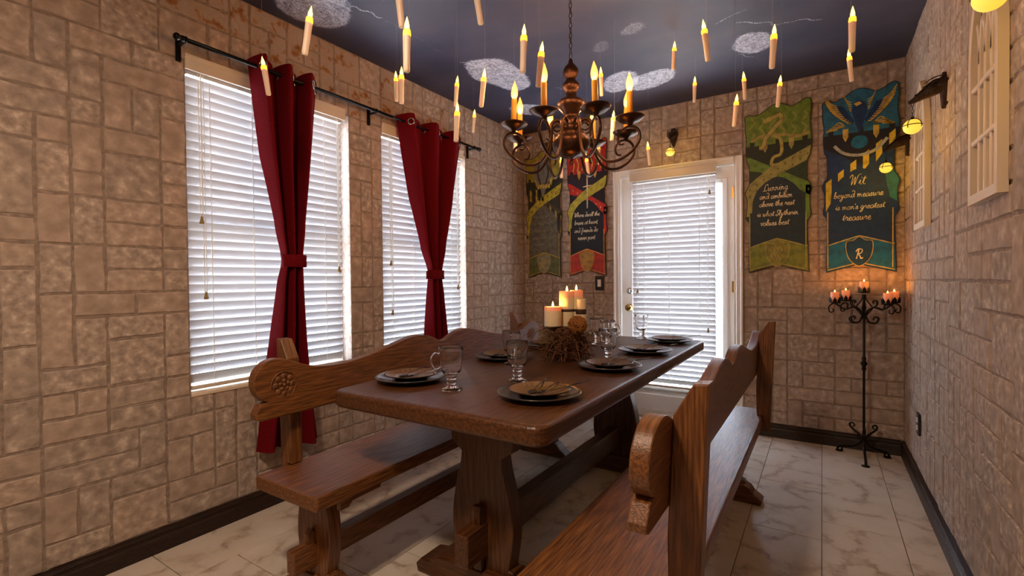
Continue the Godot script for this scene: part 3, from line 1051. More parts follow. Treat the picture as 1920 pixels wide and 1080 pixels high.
func build_bench(at: Vector3, turn: float, label: String, znear: float, zfar: float) -> void:
	# local: length along z, back on the -x side
	var o := thing("wooden_bench", label, "bench", at, "benches at the trestle table", turn)
	var hi := Transform3D(Basis.from_scale(Vector3.ONE * 0.949), Vector3(0, 0.0622, 0))
	var lo := Transform3D(Basis.from_scale(Vector3(0.949, 1.1095, 0.949)), Vector3.ZERO)
	var st := S()
	prism(st, rrect(-0.195, -1.09, 0.205, 1.09, 0.012, 3), 0.385, 0.44, Transform3D(Basis(Vector3(1, 0, 0), Vector3(0, 0, -1), Vector3(0, 1, 0)), Vector3.ZERO), 0.006, 2)
	part("seat", st, M.woodz, o).transform = hi
	# legs
	var half := smooth2(V([0.085, 0.105, 0.094, 0.15, 0.105, 0.21, 0.100, 0.28, 0.088, 0.33, 0.080, 0.345]), 4)
	var prof := [Vector2(0.105, 0.05), Vector2(0.105, 0.102)]
	for q in half: prof.append(q)
	prof.append_array(V([0.100, 0.352, 0.104, 0.368, 0.100, 0.385]))
	for z in [znear, -zfar]:
		st = S()
		prism(st, mirror_profile(prof), -0.03, 0.03, Transform3D(Basis(), Vector3(0, 0, z)), 0.004)
		part("leg", st, M.woody, o).transform = lo
		st = S()
		prism(st, mirror_profile(V([0.185, 0.0, 0.195, 0.022, 0.175, 0.036, 0.15, 0.05, 0.13, 0.075, 0.10, 0.088])), -0.045, 0.045, Transform3D(Basis(), Vector3(0, 0, z)), 0.005, 2)
		part("foot", st, M.woodx, o).transform = lo
		var s := signf(z)
		for x in [-0.15, 0.165]:
			st = S()
			prism(st, PackedVector2Array([Vector2(-0.03, 0.385), Vector2(-0.03, 0.345), Vector2(0.01, 0.345), Vector2(0.03, 0.36), Vector2(0.17, 0.362), Vector2(0.18, 0.385)]), -0.012, 0.012, Transform3D(Basis(Vector3(0, 0, -s), Vector3(0, 1, 0), Vector3(s, 0, 0)), Vector3(x, 0, z)), 0.002)
			part("bracket", st, M.woodz, o).transform = lo
		st = S()
		pass
		prism(st, PackedVector2Array([Vector2(-0.010, 0.11), Vector2(0.010, 0.11), Vector2(0.016, 0.235), Vector2(0.0, 0.255), Vector2(-0.016, 0.235)]), -0.012, 0.012, Transform3D(Basis(Vector3(0, 0, 1), Vector3(0, 1, 0), Vector3(-1, 0, 0)), Vector3(0.0, 0, z + s * 0.045)), 0.002)
		part("wedge_key", st, M.woody, o).transform = lo
	st = S()
	boxm(Vector3(-0.025, 0.125, -zfar - 0.13), Vector3(0.025, 0.20, znear + 0.13), st, 0.004)
	part("stretcher", st, M.woodz, o).transform = lo
	# leaning back: shear x with height above the seat
	var lean := 0.05
	var Xp := func(x: float, y: float, z: float) -> Vector3: return Vector3(x - lean * (y - 0.44), y, z)
	var sh := Transform3D(Basis(Vector3(1, 0, 0), Vector3(-lean, 1, 0), Vector3(0, 0, 1)), Vector3(lean * 0.44, 0, 0))
	for z in [0.925, -0.925]:
		st = S()
		prism(st, PackedVector2Array([Vector2(-0.235, 0.36), Vector2(-0.195, 0.36), Vector2(-0.195, 0.445), Vector2(-0.165, 0.445), Vector2(-0.155, 0.60), Vector2(-0.155, 0.895), Vector2(-0.198, 0.975), Vector2(-0.232, 0.978)]), -0.028, 0.028, sh * Transform3D(Basis(), Vector3(0, 0, z)), 0.004)
		part("post", st, M.woody, o).transform = hi
	# scrolled back board, outline in (z, y)
	var hp := V([0.0, 0.872, 0.03, 0.876, 0.07, 0.893, 0.13, 0.914, 0.20, 0.924, 0.27, 0.918, 0.36, 0.900, 0.50, 0.870, 0.63, 0.850, 0.76, 0.845, 0.85, 0.855, 0.93, 0.880, 0.99, 0.905, 1.04, 0.910, 1.085, 0.893, 1.115, 0.858, 1.123, 0.815, 1.112, 0.775, 1.085, 0.748])
	var top := smooth2(hp, 6)
	var h2 := []
	for q in top: h2.append(q)
	h2.append_array(V([1.068, 0.742, 1.100, 0.738, 1.122, 0.700, 1.118, 0.680, 1.10, 0.672]))
	var ol := PackedVector2Array()
	for q in h2: ol.append(q)
	for i in range(h2.size() - 1, 0, -1): ol.append(Vector2(-h2[i].x, h2[i].y))
	st = S()
	prism(st, ol, 0.0, 0.045, sh * Transform3D(Basis(Vector3(0, 0, -1), Vector3(0, 1, 0), Vector3(1, 0, 0)), Vector3(-0.154, 0, 0)), 0.004, 2)
	var bk := part("backrest", st, M.woodz, o)
	bk.transform = hi
	for s in [-1, 1]:
		st = S()
		var c := sh * Vector3(-0.109, 0.80, s * 1.0)
		for k in 8:
			var a := TAU * k / 8
			ball(st, c + Vector3(0.0, sin(a) * 0.036, cos(a) * 0.036), Vector3(0.006, 0.013, 0.013), 8, 5)
		for k in 5:
			var a := TAU * k / 5 + 0.3
			ball(st, c + Vector3(0.001, sin(a) * 0.018, cos(a) * 0.018), Vector3(0.007, 0.009, 0.009), 8, 5)
		ball(st, c + Vector3(0.002, 0, 0), Vector3(0.008, 0.008, 0.008), 8, 5)
		ring(st, c, Basis(Vector3(0, 0, 1), Vector3.UP, Vector3(1, 0, 0)), 0.055, 0.003, 26, 5)
		var ro := part("rosette", st, M.woody, bk)

# ---------------------------------------------------------------- chandelier
func build_chandelier() -> void:
	var o := thing("chandelier", "bronze eight-armed chandelier with amber candle bulbs above the table", "chandelier", Vector3(-1.062, 1.818, -2.205))
	o.scale = Vector3.ONE * 0.9
	var st := S()
	lathe(st, V([0.0, 0.0, 0.008, 0.002, 0.010, 0.012, 0.006, 0.018, 0.030, 0.022, 0.062, 0.030, 0.088, 0.050, 0.102, 0.075, 0.106, 0.10, 0.098, 0.125, 0.080, 0.140, 0.082, 0.150, 0.072, 0.160, 0.060, 0.170, 0.048, 0.180, 0.055, 0.195, 0.055, 0.225, 0.046, 0.240, 0.030, 0.252, 0.044, 0.262, 0.046, 0.272, 0.070, 0.300, 0.078, 0.322, 0.070, 0.338, 0.045, 0.350, 0.032, 0.362, 0.030, 0.385, 0.036, 0.395, 0.046, 0.410, 0.049, 0.425, 0.040, 0.440, 0.028, 0.452, 0.026, 0.462, 0.036, 0.475, 0.042, 0.492, 0.042, 0.510, 0.032, 0.528, 0.016, 0.545, 0.012, 0.565, 0.006, 0.575, 0.0, 0.576]), 32)
	part("column", st, M.bronze, o)
	st = S()
	ring(st, Vector3(0, -0.006, 0), Basis(), 0.010, 0.003, 14, 6)
	part("finial_ring", st, M.bronze, o)
	# chain
	var cy := 0.576
	st = S()
	var k := 0
	var up := (H - 1.818) / 0.9
	while cy < up - 0.02:
		var b := Basis() if k % 2 == 0 else Basis(Vector3.UP, PI / 2)
		ring(st, Vector3(0, cy + 0.013, 0), b, 0.0085, 0.0022, 12, 5, 0.017)
		cy += 0.028
		k += 1
	part("chain", st, M.bronze, o)
	st = S()
	lathe(st, V([0.0, up - 0.05, 0.02, up - 0.045, 0.06, up - 0.015, 0.065, up]), 20)
	part("canopy", st, M.bronze, o)
	var f := Vector3(sin(YAW - 0.125), 0, cos(YAW - 0.125))  # horizontally towards the camera
	for i in 8:
		var a := deg_to_rad(-24.0 + 45.0 * i)
		var d := f.rotated(Vector3.UP, a)
		var P := func(r: float, y: float) -> Vector3: return d * r + Vector3(0, y, 0)
		st = S()
		var path := smooth3([P.call(0.045, 0.205), P.call(0.085, 0.225), P.call(0.118, 0.20), P.call(0.125, 0.13), P.call(0.145, 0.045), P.call(0.20, -0.022), P.call(0.275, -0.028), P.call(0.345, 0.01), P.call(0.385, 0.065), P.call(0.375, 0.118), P.call(0.335, 0.140), P.call(0.29, 0.125), P.call(0.268, 0.088), P.call(0.278, 0.055), P.call(0.302, 0.052)], 6)
		tube(st, path, [0.0085, 0.0088, 0.0085, 0.008, 0.0066, 0.0055], 8)
		var arm := part("arm", st, M.bronze, o)
		st = S()
		var s2 := smooth3([P.call(0.05, 0.19), P.call(0.075, 0.165), P.call(0.105, 0.17), P.call(0.112, 0.2), P.call(0.095, 0.215)], 5)
		tube(st, s2, 0.005, 6)
		part("scroll", st, M.bronze, arm)
		var tilt := Vector3([0.03, -0.05, 0.0, 0.02, -0.03, 0.03, 0.05, -0.04][i], 0, [-0.03, 0.05, 0.01, -0.04, 0.02, 0.04, -0.05, -0.02][i])
		var Xc := Transform3D(Basis.from_euler(tilt), P.call(0.335, 0.145))
		st = S()
		lathe(st, V([0.0, -0.004, 0.012, -0.004, 0.014, 0.006, 0.022, 0.012, 0.055, 0.022, 0.074, 0.038, 0.076, 0.042, 0.072, 0.042, 0.052, 0.028, 0.020, 0.022, 0.018, 0.034, 0.0, 0.034]), 26, Xc)
		part("drip_pan", st, M.bronze, arm)
		st = S()
		lathe(st, V([0.0, 0.03, 0.0155, 0.03, 0.0150, 0.173, 0.013, 0.178, 0.0, 0.178]), 14, Xc * Transform3D(Basis(), Vector3.ZERO))
		Xc = Xc * Transform3D(Basis(), Vector3(0, 0.018, 0))
		part("candle_sleeve", st, M.amber, o)
		st = S()
		lathe(st, V([0.0, 0.158, 0.010, 0.160, 0.0165, 0.175, 0.019, 0.192, 0.017, 0.210, 0.011, 0.230, 0.005, 0.248, 0.0, 0.262]), 14, Xc)
		var bl := part("bulb", st, M.bulb, o)
		st = S()
		ball(st, Xc * Vector3(0, 0.19, 0), Vector3(0.0085, 0.013, 0.0085), 10, 6)
		part("filament", st, M.core, bl)
		omni(Xc * Vector3(0, 0.19, 0), Color(1.0, 0.74, 0.50), 0.075, 0.012, o)

# ---------------------------------------------------------------- hanging candles
func taper_meshes() -> Array:
	var r := RandomNumberGenerator.new()
	r.seed = 5
	var out := []
	for v in 3:
		var st := S()
		st.set_smooth_group(0)
		var seg := 16
		var rows := 9
		var g := []
		var ys := [0.0, 0.002, 0.006, 0.03, 0.06, 0.08, 0.098, 0.109, 0.112]
		var rs := [0.006, 0.0092, 0.0105, 0.0107, 0.0109, 0.0112, 0.0115, 0.0117, 0.0117]
		for j in rows:
			var row := []
			for i in seg:
				var a := TAU * i / seg
				var drip := 0.0009 * maxf(0, sin(a * 3 + v * 2.1)) * clampf((ys[j] - 0.03) / 0.05, 0, 1)
				row.append(Vector3(cos(a) * (rs[j] + drip), ys[j], sin(a) * (rs[j] + drip)))
			g.append(row)
		for j in rows - 1:
			for i in seg:
				var i2 := (i + 1) % seg
				quad(st, g[j][i2], g[j + 1][i2], g[j + 1][i], g[j][i])
		for i in range(1, seg - 1):
			st.add_vertex(g[0][0]); st.add_vertex(g[0][i]); st.add_vertex(g[0][i + 1])
		var body := done(st, M.taper)
		st = S()
		var pr := [Vector2(0.0117, 0.112)]
		pr.append_array(V([0.0122, 0.116, 0.0118, 0.124, 0.0108, 0.131, 0.0085, 0.130, 0.0, 0.128]))
		lathe(st, pr, 16)
		var collar := done(st, M.collar)
		st = S()
		lathe(st, V([0.0, 0.126, 0.0052, 0.128, 0.0078, 0.137, 0.0074, 0.147, 0.0050, 0.157, 0.0024, 0.166, 0.0, 0.1745]), 12)
		out.append([body, collar, done(st, M.flame)])
	return out

func build_floating_candles() -> void:
	# base point, lean towards the tip, label
	var C := [
		[-1.522, 2.018, -1.028, 0.020, -0.016, "hanging candle leaning against the edge of the ceiling, above the nearest window"],
		[-1.079, 1.867, -1.078, 0.001, -0.004, "largest upright hanging candle, in front of the ceiling left of the chandelier"],
		[-0.889, 1.954, -1.456, 0.005, -0.006, "hanging candle with open ceiling around it, directly left of the chandelier chain"],
		[-0.900, 1.950, -1.585, 0.014, -0.012, "hanging candle overlapping a chandelier bulb, left of the turned column"],
		[-2.023, 2.037, -1.190, -0.025, 0.013, "hanging candle in front of the nearer red curtain's top"],
		[-2.030, 2.246, -1.948, -0.005, 0.000, "smaller left candle of the close pair hanging before the window wall"],
		[-1.630, 2.041, -1.594, 0.000, -0.003, "right candle of the close pair hanging before the window wall"],
		[-1.716, 2.193, -2.088, 0.010, -0.010, "upper of two candles hanging in line above the farther curtain"],
		[-1.340, 1.827, -1.631, 0.006, -0.007, "lower of two candles hanging in line, in front of the farther curtain's top"],
		[-1.278, 1.996, -1.734, 0.014, -0.012, "hanging candle touching the painted cloud left of the chandelier"],
		[-2.165, 2.316, -2.835, 0.010, -0.010, "small far candle hanging past the end of the curtain rod"],
		[-1.091, 2.303, -2.678, -0.005, 0.000, "hanging candle just behind the chandelier's front right bulb"],
		[-1.002, 2.008, -2.604, 0.010, -0.010, "hanging candle between the chandelier's right arms, above the red banner's corner"],
		[-1.043, 2.042, -3.454, -0.013, 0.005, "small hanging candle above the left corner of the door casing"],
		[-1.519, 1.984, -2.395, 0.005, -0.007, "hanging candle glimpsed between the two leftmost chandelier pans"],
		[-0.750, 2.475, -2.962, 0.008, -0.008, "hanging candle right of the chandelier, at the tip of a painted cloud"],
		[-0.392, 2.112, -2.104, -0.018, 0.009, "hanging candle leaning left, high before the plain ceiling"],
		[-0.163, 2.032, -2.122, 0.009, -0.009, "hanging candle beside the small isolated painted cloud"],
		[0.094, 2.063, -2.214, 0.003, -0.005, "upper of two overlapping candles hanging near the right wall"],
		[0.132, 2.254, -3.119, -0.014, 0.006, "lower of two overlapping candles hanging near the right wall"],
		[-0.711, 2.391, -3.348, 0.003, -0.005, "small hanging candle in front of the ceiling edge above the door"],
		[-0.395, 2.312, -3.254, -0.008, 0.002, "small hanging candle at the ceiling edge, left of the green banner"],
		[-0.384, 2.007, -2.731, 0.014, -0.012, "hanging candle low beside the green banner's upper left corner"],
		[-0.200, 2.138, -2.953, 0.014, -0.012, "hanging candle overlapping the top of the green banner"],
		[-1.404, 1.957, -3.198, -0.019, 0.009, "candle hanging in front of the red banner, below the chandelier bowl"],
		[-1.359, 2.056, -3.267, 0.000, -0.003, "candle hanging in front of the red banner, inside a chandelier arm loop"],
		[-1.582, 1.958, -3.119, -0.003, -0.001, "candle hanging in front of the yellow and black banner"],
		[-1.214, 2.094, -1.194, -0.015, 0.007, "hanging candle cut by the picture's top, behind the largest one"],
		[-1.049, 2.159, -1.428, -0.021, 0.011, "hanging candle cut by the picture's top, alone between cloud and chain"]]
	var ms := taper_meshes()
	var i := 0
	for c in C:
		var o := thing("hanging_candle", c[5], "candle", Vector3(c[0], c[1], c[2]), "candles hanging on threads below the ceiling")
		var v: Array = ms[i % 3]
		var up := Vector3(c[3], 0.17, c[4]).normalized()
		var rx := up.cross(Vector3(0, 0, 1)).normalized()
		var b := Basis(rx, up, rx.cross(up)).rotated(up, i * 1.7)
		for k in 3:
			var p := part(["wax_body", "glowing_rim", "flame"][k], v[k], null, o)
			p.basis = b
		var tip := b * Vector3(0, 0.13, 0.008)
		var st := S()
		tube(st, PackedVector3Array([tip, Vector3(tip.x, H - c[1], tip.z)]), 0.0004, 4)
		part("thread", st, M.thread, o)
		omni(b * Vector3(0, 0.121, 0), Color(1.0, 0.66, 0.20), 0.011, 0.004, o)
		i += 1

# ---------------------------------------------------------------- table setting
func build_settings() -> void:
	var st := S()
	lathe(st, V([0.0, 0.0, 0.10, 0.0, 0.108, 0.004, 0.150, 0.016, 0.164, 0.022, 0.166, 0.025, 0.162, 0.0265, 0.148, 0.021, 0.112, 0.010, 0.104, 0.008, 0.0, 0.007]), 48)
	var charger := done(st, M.charger)
	st = S()
	lathe(st, V([0.0, 0.0, 0.070, 0.0, 0.075, 0.006, 0.11, 0.020, 0.121, 0.024]), 44)
	lathe(st, V([0.121, 0.024, 0.124, 0.027, 0.121, 0.029, 0.118, 0.0285]), 44)
	var under := done(st, M.plate_rim)
	st = S()
	lathe(st, V([0.118, 0.0285, 0.108, 0.0245, 0.080, 0.016, 0.07, 0.0135, 0.0, 0.013]), 44)
	var face := done(st, M.plate)
	# cutlery, head at the origin end, handle towards -z
	st = S()
	tube(st, smooth3([Vector3(0, 0.004, -0.045), Vector3(0, 0.010, -0.075), Vector3(0, 0.012, -0.13), Vector3(0, 0.012, -0.205)], 4), [0.0022, 0.0018, 0.0022, 0.0034, 0.0036], 8, 0.55)
	ball(st, Vector3(0, 0.003, -0.022), Vector3(0.019, 0.0045, 0.027), 16, 6)
	var spoon := done(st, M.cutlery)
	st = S()
	tube(st, smooth3([Vector3(0, 0.004, -0.045), Vector3(0, 0.010, -0.08), Vector3(0, 0.012, -0.13), Vector3(0, 0.012, -0.205)], 4), [0.0022, 0.0018, 0.0022, 0.0034, 0.0036], 8, 0.55)
	prism(st, PackedVector2Array([Vector2(-0.011, 0.024), Vector2(-0.008, 0.012), Vector2(-0.0025, 0.0), Vector2(0.0025, 0.0), Vector2(0.008, 0.012), Vector2(0.011, 0.024)]), 0.0, 0.0025, Transform3D(Basis(Vector3(1, 0, 0), Vector3(0, 0.05, 1), Vector3(0, 1, 0)), Vector3(0, 0.0025, -0.047)), 0.0006)
	for k in 4:
		tube(st, smooth3([Vector3(-0.0095 + 0.0063 * k, 0.005, -0.026), Vector3(-0.0095 + 0.0063 * k, 0.003, -0.01), Vector3(-0.009 + 0.006 * k, 0.005, 0.016)], 3), 0.0014, 6)
	var fork := done(st, M.cutlery)
	st = S()
	tube(st, PackedVector3Array([Vector3(0, 0.008, -0.11), Vector3(0, 0.009, -0.15), Vector3(0, 0.009, -0.225)]), [0.003, 0.0042, 0.0042], 8, 0.6)
	prism(st, PackedVector2Array([Vector2(-0.004, -0.115), Vector2(0.005, -0.115), Vector2(0.010, -0.05), Vector2(0.009, -0.005), Vector2(-0.004, 0.004)]), 0.0, 0.0016, Transform3D(Basis(Vector3(1, 0, 0), Vector3(0, 0, 1), Vector3(0, 1, 0)), Vector3(0, 0.0072, 0)), 0.0005)
	var knife := done(st, M.cutlery)
	# pedestal glass mug
	st = S()
	lathe(st, V([0.0, 0.002, 0.042, 0.0, 0.047, 0.003, 0.046, 0.007, 0.032, 0.012, 0.017, 0.018, 0.015, 0.024, 0.021, 0.030, 0.021, 0.036, 0.016, 0.041, 0.022, 0.049, 0.023, 0.055, 0.019, 0.061, 0.026, 0.066, 0.038, 0.076, 0.043, 0.090, 0.046, 0.120, 0.051, 0.165, 0.0525, 0.183, 0.0515, 0.1845, 0.0505, 0.182, 0.049, 0.165, 0.044, 0.120, 0.041, 0.092, 0.036, 0.080, 0.024, 0.073, 0.0, 0.070]), 40)
	var bowl := done(st, M.glass)
	st = S()
	tube(st, smooth3([Vector3(0.0475, 0.150, 0), Vector3(0.066, 0.156, 0), Vector3(0.082, 0.138, 0), Vector3(0.082, 0.108, 0), Vector3(0.066, 0.088, 0), Vector3(0.0435, 0.096, 0)], 5), 0.0052, 10)
	tube(st, smooth3([Vector3(0.066, 0.088, 0), Vector3(0.075, 0.080, 0), Vector3(0.070, 0.070, 0), Vector3(0.060, 0.074, 0), Vector3(0.062, 0.084, 0)], 5), 0.004, 8)
	var handle := done(st, M.glass)
	var P := [
		[-1.427, -1.432, "at the near left corner of the table"], [-0.834, -1.458, "at the near right corner of the table"],
		[-1.405, -2.078, "at the second place along the window side"], [-0.825, -2.092, "at the second place along the door side bench"],
		[-1.405, -2.587, "behind the twig centrepiece on the window side"], [-0.830, -2.640, "at the third place along the door side bench"],
		[-0.830, -3.149, "at the far right corner of the table"]]
	var i := 0
	for p in P:
		var y := 0.8102
		var o := thing("charger_plate", "glossy black charger plate " + p[2], "plate", Vector3(p[0], y, p[1]), "black charger plates")
		o.scale = Vector3.ONE * TW
		part("dish", charger, null, o)
		o = thing("dinner_plate", "tan glazed plate with dark rim " + p[2], "plate", Vector3(p[0], y + 0.0082 * TW, p[1]), "tan plates on the chargers")
		o.scale = Vector3.ONE * TW
		part("rim", under, null, o)
		part("face", face, null, o)
		var cy := y + 0.0235 * TW
		var s := 0.012 * sin(i * 2.3)
		for c in [["spoon", spoon, "dark metal spoon lying on the plate ", -0.015 + s, 0.055, 0.10], ["fork", fork, "dark metal fork lying on the plate ", 0.015 + s, 0.035, -0.12], ["knife", knife, "dark metal knife lying across the plate ", 0.055, 0.02, -0.45]]:
			var q := part(c[0], c[1], null, self)
			q.name = numbered(c[0])
			q.position = Vector3(p[0] + c[3] * TW, cy + (0.004 if c[0] == "knife" else 0.0), p[1] + c[4] * TW)
			q.scale = Vector3.ONE * TW
			q.rotation = Vector3(0.03, c[5] + 0.12 * sin(i * 1.9), 0)
			meta(q, c[2] + p[2], "cutlery", "dark cutlery on the plates")
		i += 1
	var G := [[-1.170, -1.381, 3.72, "clear glass pedestal mug beside the near left plate"], [-1.039, -1.637, -1.1, "clear glass pedestal mug behind the near right plate"],
		[-1.276, -1.962, 2.2, "clear glass pedestal mug beside the second plate of the window side"], [-0.900, -2.270, 1.9, "clear glass pedestal mug right of the twig centrepiece"],
		[-1.084, -2.730, 0.574, "clear glass pedestal mug with its handle towards the door, behind another"], [-1.204, -2.854, 0.6, "clear glass pedestal mug half hidden behind the twig centrepiece"],
		[-1.048, -3.265, 1.6, "clear glass pedestal mug at the far end, in front of the door blind"]]
	for g in G:
		var o := thing("glass_mug", g[3], "mug", Vector3(g[0], 0.8102, g[1]), "clear glass pedestal mugs", g[2])
		o.scale = Vector3.ONE * TW
		part("bowl", bowl, null, o)
		part("handle", handle, null, o)

func build_centerpiece() -> void:
	var c := Vector3(-1.111, 0.8102, -2.230)
	var r := RandomNumberGenerator.new()
	r.seed = 22
	var o := thing("twig_centerpiece", "tangled twig and driftwood candle stand in the middle of the table", "centrepiece", c)
	o.scale = Vector3.ONE * TW
	# solid heart: a lumpy driftwood stack that carries the candles
	var st := S()
	lathe(st, V([0.0, 0.0, 0.07, 0.0, 0.075, 0.03, 0.06, 0.07, 0.066, 0.11, 0.078, 0.15, 0.074, 0.185, 0.0, 0.19]), 14)
	part("driftwood_block", st, M.twig, o)
	st = S()
	for k in 110:
		var a := r.randf() * TAU
		var rr := r.randf_range(0.05, 0.12)
		var y := r.randf_range(0.02, 0.17)
		var p := Vector3(cos(a) * rr, y, sin(a) * rr)
		var pts := [p]
		var dir := Vector3(-sin(a), r.randf_range(-0.8, 0.7), cos(a)) * (1 if r.randf() < 0.5 else -1) + Vector3(cos(a), 0, sin(a)) * r.randf_range(0.1, 0.9)
		for s in 3:
			dir = dir.normalized() + Vector3(r.randf_range(-0.6, 0.6), r.randf_range(-0.8, 0.4), r.randf_range(-0.6, 0.6))
			p += dir.normalized() * r.randf_range(0.025, 0.055)
			p.y = maxf(p.y, 0.004)
			pts.append(p)
		tube(st, smooth3(pts, 3), [r.randf_range(0.003, 0.006), 0.0025, 0.0012], 5)
	for k in 22: # splayed branch ends that reach the table
		var a := TAU * k / 22 + r.randf_range(-0.1, 0.1)
		var d := Vector3(cos(a), 0, sin(a))
		var t := Vector3(-sin(a), 0, cos(a)) * r.randf_range(-0.04, 0.04)
		var fork := d * 0.115 + t + Vector3(0, 0.06, 0)
		tube(st, smooth3([d * 0.06 + Vector3(0, 0.12, 0), d * 0.09 + t * 0.5 + Vector3(0, 0.10, 0), fork, d * 0.135 + t * 1.5 + Vector3(0, 0.004, 0)], 4), [0.006, 0.005, 0.0035], 6)
		tube(st, smooth3([fork, d * 0.14 + t * 2.2 + Vector3(0, 0.07, 0), d * 0.155 + t * 3.0 + Vector3(0, 0.055, 0)], 4), [0.003, 0.002, 0.0012], 5)
	var tw := part("twigs", st, M.twig, o)
	tw.set_meta("kind", "stuff")
	st = S()
	for k in 240:
		var a := r.randf_range(2.0, 4.6) if k % 2 else r.randf() * TAU
		var rr := r.randf_range(0.07, 0.15)
		var p := Vector3(cos(a) * rr, r.randf_range(0.10, 0.17), sin(a) * rr)
		var q := p + Vector3(cos(a) * 0.03, r.randf_range(-0.03, 0.02), sin(a) * 0.03) + Vector3(r.randf_range(-0.03, 0.03), r.randf_range(-0.02, 0.02), r.randf_range(-0.03, 0.03))
		tube(st, PackedVector3Array([p, (p + q) / 2 + Vector3(0, 0.008, 0), q]), [0.0012, 0.001, 0.0006], 4)
	var mo := part("moss", st, M.moss, o)
	mo.set_meta("kind", "stuff")
	# woven vine ball
	var vb := thing("vine_ball", "woven orange vine ball leaning against the pillar candles", "decorative ball", c + Vector3(0.088, 0.205, 0.038) * TW)
	vb.scale = Vector3.ONE * TW
	st = S()
	for k in 46:
		var ax := Vector3(r.randf_range(-1, 1), r.randf_range(-1, 1), r.randf_range(-1, 1)).normalized()
		var t := ax.cross(Vector3(0.3, 1, 0.2)).normalized()
		var pts := PackedVector3Array()
		var R := r.randf_range(0.045, 0.054)
		for s in range(15): pts.append(t.rotated(ax, TAU * s / 14) * (R + 0.002 * sin(s * 2.0 + k)))
		tube(st, pts, 0.0021, 4)
	var vn := part("vines", st, M.vine, vb)
	vn.set_meta("kind", "stuff")
	var C := [[-0.058, 0.195, 0.055, 0.050, 0.112, 1, "short wide pillar candle burning at the front of the centrepiece"], [-0.012, 0.19, -0.035, 0.046, 0.205, 1, "tall pillar candle burning behind the short wide one"],
		[0.030, 0.19, -0.075, 0.038, 0.21, 1, "tall slim pillar candle burning at the back of the centrepiece"], [0.068, 0.19, -0.055, 0.030, 0.16, 0, "pale unlit pillar candle at the right of the centrepiece"]]
	for q in C:
		var k := thing("pillar_candle", q[6], "candle", c + Vector3(q[0], q[1], q[2]) * TW, "pillar candles on the centrepiece")
		k.scale = Vector3.ONE * TW
		st = S()
		lathe(st, V([0.0, 0.0, q[3] * 0.98, 0.0, q[3], 0.003, q[3], q[4] * 0.80]), 28)
		part("wax_body", st, M.wax, k)
		st = S()
		lathe(st, V([q[3], q[4] * 0.80, q[3], q[4] - 0.004, q[3] * 0.95, q[4], q[3] * 0.87, q[4] - 0.004, q[3] * 0.84, q[4] - (0.03 if q[5] else 0.008), q[3] * 0.4, q[4] - (0.036 if q[5] else 0.010), 0.0, q[4] - (0.036 if q[5] else 0.010)]), 28)
		part("melting_top", st, M.wax_top if q[5] else M.wax, k)
		st = S()
		tube(st, PackedVector3Array([Vector3(0, q[4] - (0.037 if q[5] else 0.011), 0), Vector3(0.001, q[4] + 0.004, 0)]), 0.0009, 5)
		part("wick", st, M.label_band, k)
		if q[5]:
			st = S()
			lathe(st, V([0.0, 0.0, 0.004, 0.003, 0.0068, 0.010, 0.0058, 0.020, 0.003, 0.030, 0.0, 0.038]), 12, Transform3D(Basis(), Vector3(0, q[4] - 0.006, 0)))
			part("flame", st, M.wick_flame, k)
			omni(Vector3(0, q[4] - 0.001, 0), Color(1.0, 0.62, 0.27), 0.04, 0.006, k)
		if q[4] > 0.15:
			st = S()
			lathe(st, V([q[3] + 0.0006, 0.085 if q[5] else 0.07, q[3] + 0.0012, 0.0855, q[3] + 0.0012, 0.0995, q[3] + 0.0006, 0.100]), 28)
			part("brown_band", st, M.label_band, k)

